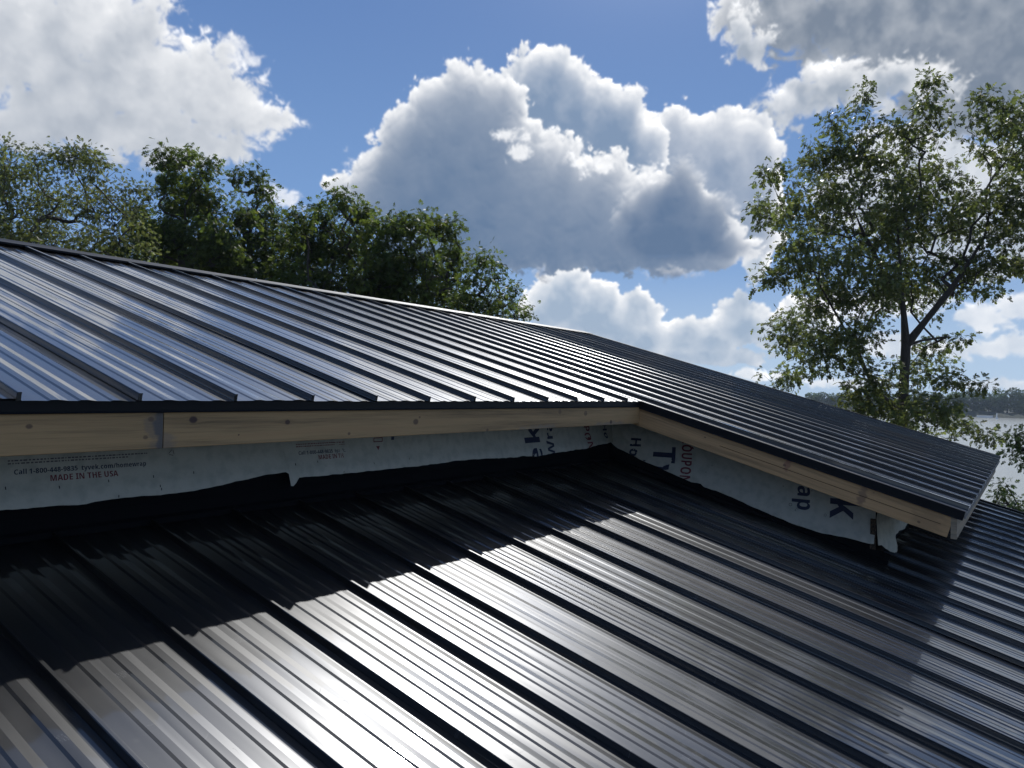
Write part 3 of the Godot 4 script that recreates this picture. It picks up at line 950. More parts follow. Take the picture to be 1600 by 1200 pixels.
func upper_walls(house: Node) -> void:
	crease.seed = 19
	crease.frequency = 1.0
	crease.fractal_octaves = 3
	# the framed body behind the wrap: black membrane
	var st := SurfaceTool.new()
	st.begin(Mesh.PRIMITIVE_TRIANGLES)
	var b0 := -0.95
	quad(st, [at(START_A + 0.3, WALL_B, b0), at(WALL_A, WALL_B, b0), at(WALL_A, WALL_B, up_h(WALL_B) - 0.03), at(START_A + 0.3, WALL_B, up_h(WALL_B) - 0.03)], Vector3(0, 0, 1))
	quad(st, [at(WALL_A, WALL_B, -1.5), at(WALL_A, FRONT_B, -1.5), at(WALL_A, FRONT_B, up_h(FRONT_B) - 0.03), at(WALL_A, WALL_B, up_h(WALL_B) - 0.03)], Vector3(-1, 0, 0))
	quad(st, [at(WALL_A, FRONT_B, -1.5), at(FAR_A - 0.4, FRONT_B, -1.5), at(FAR_A - 0.4, FRONT_B, up_h(FRONT_B) - 0.03), at(WALL_A, FRONT_B, up_h(FRONT_B) - 0.03)], Vector3(0, 0, 1))
	quad(st, [at(FAR_A - 0.4, FRONT_B, -1.5), at(FAR_A - 0.4, RIDGE_B, -1.5), at(FAR_A - 0.4, RIDGE_B, up_h(RIDGE_B) - 0.03), at(FAR_A - 0.4, FRONT_B, up_h(FRONT_B) - 0.03)], Vector3(1, 0, 0))
	quad(st, [at(START_A + 0.3, WALL_B, b0), at(START_A + 0.3, RIDGE_B, b0), at(START_A + 0.3, RIDGE_B, up_h(RIDGE_B) - 0.03), at(START_A + 0.3, WALL_B, up_h(WALL_B) - 0.03)], Vector3(-1, 0, 0))
	part("upper_wall", st.commit(), mats.membrane, house)

	var eave_wrap := part("house_wrap", wrap_sheet(0, START_A + 0.3, WALL_A - 0.004, EAVE_EDGE, func(_t): return up_h(WALL_B) - 0.05), mats.wrap, house)
	eave_wrap.set_meta("label", "white printed house wrap under the level eave")
	var rake_wrap := part("house_wrap", wrap_sheet(1, FRONT_B - 0.012, WALL_B - 0.004, RAKE_EDGE, func(t): return up_h(t) - 0.05), mats.wrap, house)
	rake_wrap.set_meta("label", "white printed house wrap on the wall that follows the slope")

	# loose flap round the corner, hanging in a point
	var fl := SurfaceTool.new()
	fl.begin(Mesh.PRIMITIVE_TRIANGLES)
	fl.set_smooth_group(0)
	var nx := 44
	var ny := 12
	var grid := []
	for i in nx + 1:
		var u := float(i) / nx
		var low := lerpf(-1.10, -1.205, smoothstep(0.0, 0.13, u)) if u < 0.13 else -1.205 + 0.045 * smoothstep(0.13, 0.20, u)
		low += 0.014 * crease.get_noise_1d(u * 14.0)
		var col := []
		for j in ny + 1:
			var v := float(j) / ny
			var h := lerpf(low, up_h(FRONT_B) - 0.05, v)
			var bulge := 0.05 * (1.0 - v) * (0.6 + exp(-pow((u - 0.13) / 0.06, 2.0)) + crease.get_noise_2d(u * 4.0, v * 2.0 + 9.0)) + 0.02 * sin(u * 9.0) * (1.0 - v)
			col.append(at(WALL_A - 0.012 + u * 2.7, FRONT_B - 0.012 - maxf(bulge, 0.0), h))
		grid.append(col)
	for i in nx:
		for j in ny:
			for v in [grid[i][j], grid[i + 1][j + 1], grid[i + 1][j], grid[i][j], grid[i][j + 1], grid[i + 1][j + 1]]:
				fl.add_vertex(v)
	fl.index()
	fl.generate_normals()
	var flap := part("wrap_flap", fl.commit(), mats.wrap, house)
	flap.set_meta("label", "loose pointed flap of house wrap at the corner")
	# bare sheathing and a dark slit where the wrap has come away at the corner
	part("bare_sheathing", slab(0.0, 0.04, -1.13, -0.90, -0.005, 0.0), mats.sheathing, house, Transform3D(Basis(Vector3(0, 0, -1), Vector3(0, 1, 0), Vector3(-1, 0, 0)), at(WALL_A - 0.035, FRONT_B - 0.02, 0)))

	# the print
	var nv: Material = mats.navy
	var rd: Material = mats.red
	var gr: Material = mats.grey_print
	# text [words, along, height, cap height, quarter turns, ink, bold]
	for w in [["Call 1-800-448-9835  tyvek.com/homewrap", 1.617, -0.361, 0.0185, 0, nv, true, 0.0], ["MADE IN THE USA", 1.617, -0.3935, 0.0225, 0, rd, true, 0.0], ["Call 1-800-448-9835  tyvek.com/homewrap", 2.975, -0.362, 0.0185, 0, nv, true, 3.04], ["MADE IN THE USA", 2.975, -0.3905, 0.0225, 0, rd, true, 3.03], ["Tyvek", 4.99, -0.655, 0.20, 1, nv, true, 0.0], ["HomeWrap", 5.235, -0.555, 0.105, 1, nv, true, 0.0], ["COUPON", 5.85, -0.290, 0.10, -1, rd, true, 0.0], ["Ho", 6.18, -0.35, 0.075, -1, nv, true, 0.0]]:
		lettering(eave_wrap, 0, w, EAVE_EDGE)
	for w in [["Ty", 2.685, -0.612, 0.20, -1, nv, true, 0.0], ["Hom", 2.955, -0.548, 0.095, -1, nv, true, 0.0], ["COUPON", 2.478, -0.570, 0.092, -1, rd, true, 0.0], ["Tyvek", 1.20, -0.508, 0.215, -1, nv, true, 0.0], ["HomeWrap", 1.490, -0.438, 0.122, -1, nv, true, 0.0]]:
		lettering(rake_wrap, 1, w, RAKE_EDGE)
	# registered marks: small rings
	for q in [[1.336, -0.914, 0.010], [1.60, -0.86, 0.013], [1.545, -0.885, 0.007]]:
		ring_mark(rake_wrap, 1, q[0], q[1], q[2], gr)
	# arrows (triangles), a frame and a square beside the coupon lines
	for q in [[3.303, -0.362, 0.020], [5.86, -0.405, 0.024]]:
		tri_mark(eave_wrap, 0, q[0], q[1], q[2], rd, -1.0)
	for q in [[2.85, -0.605, 0.022]]:
		tri_mark(rake_wrap, 1, q[0], q[1], q[2], nv, -1.0)
	tri_mark(rake_wrap, 1, 2.425, -0.462, 0.018, rd, 1.0)
	for q in [[3.306, -0.304, 0.075, 0.005], [3.306, -0.326, 0.075, 0.005], [3.271, -0.315, 0.006, 0.022], [3.341, -0.315, 0.006, 0.022], [3.432, -0.311, 0.026, 0.020]]:
		bar_mark(eave_wrap, 0, q[0], q[1], q[2], q[3], rd if q[0] < 3.4 else nv)
	# the recycling triangle
	for q in [0, 1, 2]:
		var c0 := Vector2(2.0, -0.322) + Vector2(cos(PI / 2 + q * TAU / 3), sin(PI / 2 + q * TAU / 3)) * 0.014
		var c1 := Vector2(2.0, -0.322) + Vector2(cos(PI / 2 + (q + 0.8) * TAU / 3), sin(PI / 2 + (q + 0.8) * TAU / 3)) * 0.014
		stroke(eave_wrap, 0, c0, c1, 0.0028, gr)
	# lines of print too fine to read
	for q in [[1.335, 1.885, -0.317, gr], [1.335, 1.80, -0.328, gr], [2.70, 3.03, -0.316, rd], [2.70, 3.03, -0.328, rd]]:
		fine_print(eave_wrap, q[0], q[1], q[2], q[3])
	# staples
	for q in [[1.325, -0.417], [1.515, -0.430], [1.707, -0.421], [1.907, -0.419], [2.104, -0.417], [1.745, -0.487], [1.935, -0.462], [1.94, -0.476], [2.682, -0.417], [2.83, -0.412], [3.0, -0.478], [3.25, -0.447], [3.56, -0.44]]:
		bar_mark(eave_wrap, 0, q[0], q[1], 0.004, 0.011, mats.staple, "staple", 0.002)
	for q in [[1.44, -0.735], [1.56, -0.90], [1.66, -0.72], [2.25, -0.60], [2.3, -0.66]]:
		bar_mark(rake_wrap, 1, q[0], q[1], 0.004, 0.012, mats.staple, "staple", 0.002)


func flat_mesh(tris: Array, side: int, edge: Array, off: float) -> ArrayMesh:
	# triangles given on the wall (along, height), cut at the torn edge and laid on the sheet
	var st := SurfaceTool.new()
	st.begin(Mesh.PRIMITIVE_TRIANGLES)
	var nrm := Vector3(0, 0, 1) if side == 0 else Vector3(-1, 0, 0)
	for k in range(0, tris.size(), 3):
		var p := [tris[k], tris[k + 1], tris[k + 2]]
		var under := 0
		var q := []
		for v in p:
			var low := edge_at(edge, v.x)
			var high := (up_h(WALL_B) if side == 0 else up_h(v.x)) - 0.052
			if v.y < low or v.y > high:
				under += 1
			var h := clampf(v.y, low, high)
			q.append(on_wall(side, v.x, h, puff(v.x, h, low) + off))
		if under == 3:
			continue
		if (q[1] - q[0]).cross(q[2] - q[0]).dot(nrm) > 0:
			q = [q[0], q[2], q[1]]
		for v in q:
			st.set_normal(nrm)
			st.add_vertex(v)
	return st.commit()


func split(tris: Array, most: float) -> Array:
	var todo := tris.duplicate()
	var done := []
	while todo.size() >= 3:
		var c: Vector2 = todo.pop_back()
		var b: Vector2 = todo.pop_back()
		var a: Vector2 = todo.pop_back()
		var ab := a.distance_to(b)
		var bc := b.distance_to(c)
		var ca := c.distance_to(a)
		if maxf(ab, maxf(bc, ca)) <= most:
			done.append_array([a, b, c])
		elif ab >= bc and ab >= ca:
			todo.append_array([a, (a + b) / 2, c, (a + b) / 2, b, c])
		elif bc >= ca:
			todo.append_array([a, b, (b + c) / 2, a, (b + c) / 2, c])
		else:
			todo.append_array([a, b, (c + a) / 2, (c + a) / 2, b, c])
	return done


func lettering(parent: Node, side: int, w: Array, edge: Array) -> void:
	var font := SystemFont.new()
	font.font_names = PackedStringArray(["Droid Sans"])
	font.font_weight = 700 if w[6] else 400
	var pixel: float = w[3] / 0.714 / 48.0
	var squeeze := 0.72 if w[0] == "COUPON" else 1.0
	if w[3] < 0.05:
		var o := letters_part("printed_text", parent, side, w, edge, font, w[0], pixel, squeeze, 0.0)
		if o:
			o.set_meta("kind", "stuff")
		return
	var words: String = w[0]
	var all := font.get_string_size(words, HORIZONTAL_ALIGNMENT_LEFT, -1, 48).x
	for k in words.length():
		var before := font.get_string_size(words.substr(0, k), HORIZONTAL_ALIGNMENT_LEFT, -1, 48).x if k > 0 else 0.0
		var own := font.get_string_size(words.substr(k, 1), HORIZONTAL_ALIGNMENT_LEFT, -1, 48).x
		letters_part("printed_letter", parent, side, w, edge, font, words.substr(k, 1), pixel, squeeze, (before + own / 2 - all / 2) * pixel * squeeze)


func letters_part(called: String, parent: Node, side: int, w: Array, edge: Array, font: Font, words: String, pixel: float, squeeze: float, shift: float) -> MeshInstance3D:
	var tm := TextMesh.new()
	tm.font = font
	tm.font_size = 48
	tm.depth = 0.0
	tm.curve_step = 3.0
	tm.pixel_size = pixel
	tm.text = words
	var arr := tm.surface_get_arrays(0)
	var verts: PackedVector3Array = arr[Mesh.ARRAY_VERTEX]
	var index: PackedInt32Array = arr[Mesh.ARRAY_INDEX] if arr[Mesh.ARRAY_INDEX] != null else PackedInt32Array(range(verts.size()))
	var tris := []
	var turn := Vector2.RIGHT.rotated(w[4] * PI / 2)
	for k in index:
		var v := Vector2(verts[k].x * squeeze + shift, verts[k].y)
		var r := Vector2(v.x * turn.x - v.y * turn.y, v.x * turn.y + v.y * turn.x)
		# on the side wall "right" is down the slope
		tris.append(Vector2(w[1] + (r.x if side == 0 else -r.x), w[2] + r.y))
	if w[7] > 0.0:
		var kept := []
		for k in range(0, tris.size(), 3):
			if maxf(tris[k].x, maxf(tris[k + 1].x, tris[k + 2].x)) < w[7]:
				kept.append_array([tris[k], tris[k + 1], tris[k + 2]])
		tris = kept
	var m := flat_mesh(split(tris, maxf(w[3] * 0.22, 0.012)), side, edge, 0.0009)
	if m == null or m.get_surface_count() == 0:
		return null
	return part(called, m, w[5], parent)


func bar_mark(parent: Node, side: int, t: float, h: float, w: float, tall: float, m: Material, called := "printed_mark", off := 0.0009) -> void:
	var p := [Vector2(t - w / 2, h - tall / 2), Vector2(t + w / 2, h - tall / 2), Vector2(t + w / 2, h + tall / 2), Vector2(t - w / 2, h + tall / 2)]
	part(called, flat_mesh([p[0], p[1], p[2], p[0], p[2], p[3]], side, EAVE_EDGE if side == 0 else RAKE_EDGE, off), m, parent)


func tri_mark(parent: Node, side: int, t: float, h: float, r: float, m: Material, way: float) -> void:
	part("printed_mark", flat_mesh([Vector2(t - r * 0.8, h - way * r * 0.5), Vector2(t + r * 0.8, h - way * r * 0.5), Vector2(t, h + way * r * 0.7)], side, EAVE_EDGE if side == 0 else RAKE_EDGE, 0.0009), m, parent)


func stroke(parent: Node, side: int, p: Vector2, q: Vector2, w: float, m: Material) -> void:
	var n := (q - p).normalized().orthogonal() * w / 2
	part("printed_mark", flat_mesh([p - n, q - n, q + n, p - n, q + n, p + n], side, EAVE_EDGE if side == 0 else RAKE_EDGE, 0.0009), m, parent)


func ring_mark(parent: Node, side: int, t: float, h: float, r: float, m: Material) -> void:
	var tris := []
	for k in 14:
		var u := Vector2.RIGHT.rotated(k * TAU / 14)
		var v := Vector2.RIGHT.rotated((k + 1) * TAU / 14)
		var c := Vector2(t, h)
		tris.append_array([c + u * r, c + v * r, c + v * r * 0.72, c + u * r, c + v * r * 0.72, c + u * r * 0.72])
	part("printed_mark", flat_mesh(tris, side, EAVE_EDGE if side == 0 else RAKE_EDGE, 0.0009), m, parent)


func fine_print(parent: Node, t0: float, t1: float, h: float, m: Material) -> void:
	var tris := []
	var t := t0
	while t < t1:
		var w := rng.randf_range(0.004, 0.014)
		var hh := 0.0026
		tris.append_array([Vector2(t, h - hh), Vector2(t + w, h - hh), Vector2(t + w, h + hh), Vector2(t, h - hh), Vector2(t + w, h + hh), Vector2(t, h + hh)])
		t += w + rng.randf_range(0.003, 0.006)
	var o := part("fine_print", flat_mesh(tris, 0, EAVE_EDGE, 0.0009), m, parent)
	o.set_meta("kind", "stuff")


# ---------------------------------------------------------------- land and water
func land_y(x: float, z: float) -> float:
	var n := sin(x * 0.21 + z * 0.13) * 0.12 + sin(x * 0.07 - z * 0.19) * 0.2
	var y := 2.1 + n * 0.5
	y = lerpf(y, -2.5, smoothstep(15.0, 34.0, x + 2.0 * sin(z * 0.05)))
	var far := x - 396.0 - 5.0 * sin(z * 0.021) - 3.0 * sin(z * 0.067 + 1.0)
	y = lerpf(y, 2.2 + n, smoothstep(-8.0, 10.0, far))
	y += smoothstep(10.0, 120.0, far) * 1.0
	var back := -z - 240.0
	if x < 396.0:
		y = maxf(y, lerpf(-2.5, 2.5, smoothstep(0.0, 20.0, back)))
	return y


func make_land() -> void:
	var xs := []
	var x := -300.0
	while x < 900.0:
		xs.append(x)
		x += 2.0 if x > 8.0 and x < 42.0 else 3.0 if x > 380.0 and x < 420.0 else 15.0
	var zs := []
	var z := -700.0
	while z < 700.0:
		zs.append(z)
		z += 3.0 if absf(z) < 40.0 else 15.0
	var st := SurfaceTool.new()
	st.begin(Mesh.PRIMITIVE_TRIANGLES)
	for i in xs.size() - 1:
		for j in zs.size() - 1:
			var p := []
			for q in [[0, 0], [1, 0], [1, 1], [0, 1]]:
				var px: float = xs[i + q[0]]
				var pz: float = zs[j + q[1]]
				p.append(Vector3(px, land_y(px, pz), pz))
			for k in [0, 1, 2, 0, 2, 3]:
				st.add_vertex(p[k])
	st.index()
	st.generate_normals()
	var grass := plain(0.06, 0.085, 0.028, 0.95)
	grass.detail_enabled = true
	grass.detail_blend_mode = BaseMaterial3D.BLEND_MODE_MUL
	grass.detail_albedo = noise_tex(51, 0.02, 5)
	grass.uv1_triplanar = true
	grass.uv1_world_triplanar = true
	grass.uv1_scale = Vector3(0.2, 0.2, 0.2)
	structure("ground", st.commit(), grass)
	var lake := plain(0.27, 0.275, 0.245, 0.22)
	lake.resource_name = "lake water"
	lake.normal_enabled = true
	lake.normal_texture = noise_tex(61, 0.03, 4, 512, true)
	lake.normal_scale = 0.25
	lake.uv1_triplanar = true
	lake.uv1_world_triplanar = true
	lake.uv1_scale = Vector3(0.25, 0.25, 0.6)
	var ls := SurfaceTool.new()
	ls.begin(Mesh.PRIMITIVE_TRIANGLES)
	quad(ls, [Vector3(18, 0, -690), Vector3(410, 0, -690), Vector3(410, 0, 690), Vector3(18, 0, 690)], Vector3.UP)
	structure("lake", ls.commit(), lake)


# ---------------------------------------------------------------- trees
func leaf_mesh(kind: String) -> ArrayMesh:
	# unit leaf: grows along +y from the stalk, faces +z
	var st := SurfaceTool.new()
	st.begin(Mesh.PRIMITIVE_TRIANGLES)
	var half := []
	if kind == "oak":
		half = [Vector2(0.0, 0.0), Vector2(0.05, 0.16), Vector2(0.24, 0.30), Vector2(0.10, 0.40), Vector2(0.36, 0.62), Vector2(0.13, 0.66), Vector2(0.20, 0.86), Vector2(0.0, 1.0)]
	elif kind == "maple":
		half = [Vector2(0.0, 0.0), Vector2(0.22, 0.06), Vector2(0.46, 0.36), Vector2(0.26, 0.48), Vector2(0.36, 0.72), Vector2(0.12, 0.74), Vector2(0.0, 1.0)]
	else:
		half = [Vector2(0.0, 0.0), Vector2(0.14, 0.28), Vector2(0.15, 0.55), Vector2(0.07, 0.82), Vector2(0.0, 1.0)]
	for s in [-1.0, 1.0]:
		for k in range(1, half.size() - 1):
			var pts := []
			for v in [Vector2(0, 0.02 + 0.45 * minf(half[k].y, 1.0)), half[k], half[k + 1]]:
				pts.append(Vector3(v.x * s, v.y, 0.20 * absf(v.x) - 0.16 * v.y * v.y))
			for q in ([0, 1, 2] if s < 0 else [0, 2, 1]):
				st.set_normal(Vector3(-0.3 * s, 0.2, 1).normalized())
				st.add_vertex(pts[q])
	return st.commit()


var leaves := {}


func leaf_material(r: float, g: float, b: float, glow: float, rough: float) -> StandardMaterial3D:
	var m := plain(r, g, b, rough)
	m.vertex_color_use_as_albedo = true
	m.backlight_enabled = true
	m.backlight = Color(glow, glow, glow * 0.8)
	m.cull_mode = BaseMaterial3D.CULL_DISABLED
	m.metallic_specular = 0.32
	return m


func tube(st: SurfaceTool, p: Vector3, q: Vector3, r0: float, r1: float, sides: int) -> void:
	var d := (q - p)
	if d.length() < 0.001:
		return
	d = d.normalized()
	var u := d.cross(Vector3(0.3, 0.1, 0.9)).normalized()
	var v := d.cross(u)
	for k in sides:
		var a0 := u * cos(TAU * k / sides) + v * sin(TAU * k / sides)
		var a1 := u * cos(TAU * (k + 1) / sides) + v * sin(TAU * (k + 1) / sides)
		var c := [[p + a0 * r0, a0], [p + a1 * r0, a1], [q + a1 * r1, a1], [q + a0 * r1, a0]]
		for n in [0, 2, 1, 0, 3, 2]:
			st.set_normal(c[n][1])
			st.add_vertex(c[n][0])


# blobs = [x, y, z, half width, half height] of the masses of foliage; stem = points up the trunk
func tree(called: String, label: String, group: String, stem: Array, blobs: Array, o: Dictionary) -> Node3D:
	var base: Vector3 = stem[0]
	var t := thing(called, label, o.get("category", "tree"), base, group)
	var r := RandomNumberGenerator.new()
	r.seed = o.seed
	var node: Array[Vector3] = []
	var parent := PackedInt32Array()
	var path := PackedFloat32Array()
	var load_ := PackedFloat32Array()
	var is_stem := PackedInt32Array()
	for k in stem.size():
		# steps up the trunk, a little crooked
		if k == 0:
			node.append(stem[0])
			parent.append(-1)
			path.append(0.0)
			is_stem.append(1)
			continue
		var steps := maxi(1, int(stem[k - 1].distance_to(stem[k]) / 0.5))
		for s in range(1, steps + 1):
			var p: Vector3 = stem[k - 1].lerp(stem[k], float(s) / steps)
			if s < steps:
				p += Vector3(r.randf_range(-0.03, 0.03), 0, r.randf_range(-0.03, 0.03))
			path.append(path[-1] + p.distance_to(node[-1]))
			parent.append(node.size() - 1)
			node.append(p)
			is_stem.append(1)
	for limb in o.get("limbs", []):
		var near := 0
		for k in node.size():
			if node[k].distance_to(limb[0]) < node[near].distance_to(limb[0]):
				near = k
		for k in range(1, limb.size()):
			var steps := maxi(1, int(limb[k - 1].distance_to(limb[k]) / 0.45))
			for s in range(1, steps + 1):
				var p: Vector3 = limb[k - 1].lerp(limb[k], float(s) / steps) + Vector3(r.randf_range(-0.04, 0.04), r.randf_range(-0.03, 0.03), r.randf_range(-0.04, 0.04))
				path.append(path[near] + p.distance_to(node[near]))
				parent.append(near)
				node.append(p)
				is_stem.append(1)
				near = node.size() - 1
	var trunk_nodes := node.size()
	# points where twigs should end up
	var goal := []
	for b in blobs:
		var depth: float = maxf(b[3], b[4] * 0.7) * o.get("depth", 1.0)
		var count := int(o.density * b[3] * b[4] * (0.5 + depth) + 5)
		for k in count:
			var v := Vector3(r.randfn(), r.randfn(), r.randfn()).normalized() * pow(r.randf(), 0.42)
			goal.append(Vector3(b[0] + v.x * (b[3] * 0.5 + depth * 0.5), b[1] + v.y * b[4], b[2] + v.z * (b[3] * 0.5 + depth * 0.5)))
	var crown_root: Vector3 = stem[mini(stem.size() - 1, o.get("fork", 2))]
	goal.sort_custom(func(p, q): return p.distance_squared_to(crown_root) < q.distance_squared_to(crown_root))
	var rise: float = o.get("rise", 0.25)
	var lowest: int = o.get("lowest", 1)
	for g in goal:
		var best := -1
		var cost := 1e9
		for k in range(lowest, node.size()):
			var d: float = node[k].distance_to(g)
			if d >= cost:
				continue
			var c := d + rise * path[k] * 0.35 + maxf(0.0, node[k].y - g.y) * rise * 2.0
			if c < cost:
				cost = c
				best = k
		# long reaches get a bent joint in the middle
		var from := node[best]
		var dist := from.distance_to(g)
		if dist > 0.55:
			var mid: Vector3 = from.lerp(g, 0.5) + Vector3(r.randf_range(-1, 1), r.randf_range(-0.2, 0.9), r.randf_range(-1, 1)) * dist * 0.09
			node.append(mid)
			parent.append(best)
			path.append(path[best] + dist * 0.5)
			is_stem.append(0)
			best = node.size() - 1
		node.append(g)
		parent.append(best)
		path.append(path[best] + node[best].distance_to(g))
		is_stem.append(0)
	load_.resize(node.size())
	load_.fill(0.0)
	for k in range(node.size() - 1, 0, -1):
		load_[k] += 1.0
		load_[parent[k]] += load_[k]
	var r0: float = o.radius
	var all: float = maxf(load_[0], 1.0)
	var rad := PackedFloat32Array()
	for k in node.size():
		rad.append(maxf(0.004, r0 * pow(load_[k] / all, 0.55)))
	var st := SurfaceTool.new()
	st.begin(Mesh.PRIMITIVE_TRIANGLES)
	for k in range(1, node.size()):
		var pr := rad[parent[k]]
		var start := minf(pr, rad[k] * 1.5) if is_stem[k] == 0 else pr
		tube(st, node[parent[k]] - base, node[k] - base, start, rad[k], 9 if rad[k] > 0.05 else 5 if rad[k] > 0.015 else 3)
	part("trunk", st.commit(), mats.bark, t)
	# foliage
	var per: int = o.leaves
	var where: Array[Transform3D] = []
	var tint := PackedColorArray()
	var spread: float = o.spread
	var size: float = o.size
	for k in range(trunk_nodes, node.size()):
		if load_[k] > o.get("bare", 9.0):
			continue
		var clump_tint := r.randf_range(0.60, 1.35)
		var warm: float = r.randf_range(-0.12, 0.22) * o.get("warm", 0.6)
		var n := int(per * r.randf_range(0.5, 1.4))
		for q in n:
			var off := Vector3(r.randfn(), r.randfn() * 0.75, r.randfn()) * spread * 0.55
			off.y -= 0.25 * spread * r.randf()
			var dir := (off.normalized() * 0.9 + Vector3(r.randf_range(-0.6, 0.6), r.randf_range(-1.0, 0.5), r.randf_range(-0.6, 0.6))).normalized()
			var face := (Vector3.UP * 0.9 + Vector3(r.randf_range(-1, 1), r.randf_range(-0.6, 0.8), r.randf_range(-1, 1)) * 1.1).normalized()
			var side := dir.cross(face).normalized()
			if side.length() < 0.5:
				continue
			face = side.cross(dir)
			var s := size * r.randf_range(0.6, 1.25)
			where.append(Transform3D(Basis(side * s, dir * s, face * s), node[k] + off - base))
			var v := clump_tint * r.randf_range(0.75, 1.3)
			var yellow := maxf(0.0, warm + r.randf_range(-0.15, 0.15))
			tint.append(Color(v * (1.0 + yellow * 1.4), v * (1.0 + yellow * 0.4), v * (1.0 - yellow * 0.5)))
	var mm := MultiMesh.new()
	mm.transform_format = MultiMesh.TRANSFORM_3D
	mm.use_colors = true
	var kind: String = o.kind
	if not leaves.has(kind):
		leaves[kind] = leaf_mesh(kind)
	mm.mesh = leaves[kind]
	mm.instance_count = where.size()
	for k in where.size():
		mm.set_instance_transform(k, where[k])
		mm.set_instance_color(k, tint[k])
	var mi := MultiMeshInstance3D.new()
	mi.name = "crown"
	mi.multimesh = mm
	mi.material_override = o.material
	mi.set_meta("kind", "stuff")
	t.add_child(mi, true)
	return t


const OAK := [[19.68, 14.11, -1.99, 0.23, 0.38], [20.08, 13.46, -2.17, 0.56, 0.68], [19.46, 13.91, -3.42, 0.3, 0.45], [19.66, 13.7, -4.07, 0.28, 0.31], [19.42, 12.61, -3.14, 1.04, 0.82], [19.43, 12.74, -4.3, 0.71, 0.62], [15.47, 11.44, -4.41, 0.25, 0.15], [17.42, 11.21, -4.34, 0.84, 0.63], [18.7, 11.38, -5.52, 0.37, 0.43], [19.01, 11.05, -3.18, 1.38, 1.17], [20.85, 11.68, -2.08, 1.07, 1.3], [18.25, 12.67, -0.85, 0.49, 0.65], [20.16, 12.67, -0.33, 0.84, 1.12], [19.05, 10.99, -0.54, 1, 0.8], [19.79, 9.87, -1.38, 1.07, 0.68], [20.68, 10.14, -0.27, 0.6, 0.43], [15.73, 9.72, -3.95, 0.7, 0.53], [16.14, 9.5, -4.66, 0.32, 0.4], [17.37, 9.38, -3.25, 1.15, 0.81], [20.65, 9.68, -2.5, 0.92, 0.77], [18.5, 8.56, -4.72, 0.63, 0.54], [16.71, 8, -3.46, 0.92, 0.5], [18.55, 7.44, -4.85, 0.63, 0.27], [17.13, 7.3, -2.73, 0.65, 0.59], [19.99, 8.42, -1.58, 0.29, 0.14], [17.99, 7.38, -1.38, 0.55, 0.18], [17.13, 6.81, -1.86, 0.95, 0.38], [21.09, 6.41, -1.6, 0.61, 0.21], [18.77, 6.3, -0.79, 0.29, 0.09], [17.33, 6.77, -2.94, 0.66, 0.33], [20.86, 5.97, -2.66, 1.25, 0.34], [20.72, 7.99, -2.13, 0.55, 0.52], [17.43, 8.38, -3.24, 0.81, 0.41]]
const OAK_STEM := [Vector3(17.81, 0.81, -2.29), Vector3(18.71, 4.54, -2.42), Vector3(18.9, 6.49, -2.42), Vector3(18.92, 7.48, -2.4), Vector3(18.91, 8.19, -2.38), Vector3(18.72, 9.44, -2.49), Vector3(18.38, 11.07, -2.57), Vector3(18.25, 12.37, -2.27)]
const OAK_LIMB_A := [Vector3(18.92, 8.12, -2.38), Vector3(19.03, 8.75, -1.98), Vector3(19.04, 9.43, -1.5), Vector3(19.03, 10.48, -0.93), Vector3(18.8, 11.9, -0.83)]
const OAK_LIMB_B := [Vector3(18.91, 6.63, -2.41), Vector3(18.27, 7.11, -2.83), Vector3(17.62, 8.12, -3.21), Vector3(17.07, 8.89, -3.56), Vector3(16.42, 9.89, -3.94)]
const OAK_LIMB_C := [Vector3(18.75, 9.16, -2.49), Vector3(18.71, 10.19, -3.05), Vector3(18.27, 11.59, -3.59), Vector3(17.89, 12.64, -3.67)]
const FEATHER := [[7.45, 11.41, -18.13, 0.82, 0.61], [7.36, 11.28, -16, 0.5, 0.38], [7.85, 11.54, -16.02, 0.44, 0.26], [7.3, 10.87, -14.31, 0.4, 0.4], [7.55, 10.52, -17.88, 1.02, 0.68], [7.82, 10.58, -16.15, 0.78, 0.58], [8.62, 10.58, -16.44, 0.49, 0.55], [8.8, 10.95, -15.78, 0.4, 0.3], [6.87, 9.45, -15.46, 1.14, 0.48], [8.01, 9.77, -14.11, 0.32, 0.55], [7.27, 9.35, -14.17, 0.7, 0.47], [5.92, 10.33, -16.04, 0.7, 1.04], [5.96, 9.25, -15.55, 0.91, 0.68]]
const MAPLE_A := [[10.5, 12.28, -17.43, 0.14, 0.4], [11.18, 12.53, -17.72, 0.18, 0.48], [10.63, 11.95, -15.97, 0.15, 0.38], [11.15, 12.09, -18.09, 0.23, 0.39], [10.97, 11.81, -16.91, 0.22, 0.37], [10.58, 11.47, -17.36, 0.34, 0.52], [11.56, 11.61, -18.09, 0.49, 0.62], [11.38, 11.36, -16.91, 0.35, 0.6], [10.85, 10.48, -17, 0.93, 0.69], [10.64, 10.3, -18.01, 0.71, 0.63], [10.73, 11.03, -18.83, 0.39, 0.55], [10.87, 10.16, -15.87, 0.6, 0.67], [11.89, 9.78, -18.3, 1.17, 0.67], [9.61, 9.87, -17.58, 0.45, 0.45]]
const MAPLE_B := [[12.76, 12.45, -17.62, 0.14, 0.51], [13.23, 12.31, -17.27, 0.22, 0.58], [11.92, 11.24, -16.27, 0.32, 0.54], [13.18, 11.34, -17.16, 0.44, 0.68], [12.51, 10.33, -16.65, 0.79, 0.74], [13.18, 10.76, -16.41, 0.27, 0.67], [11.71, 9.96, -16.56, 0.41, 0.63], [12.35, 9.52, -15.77, 0.95, 0.56]]
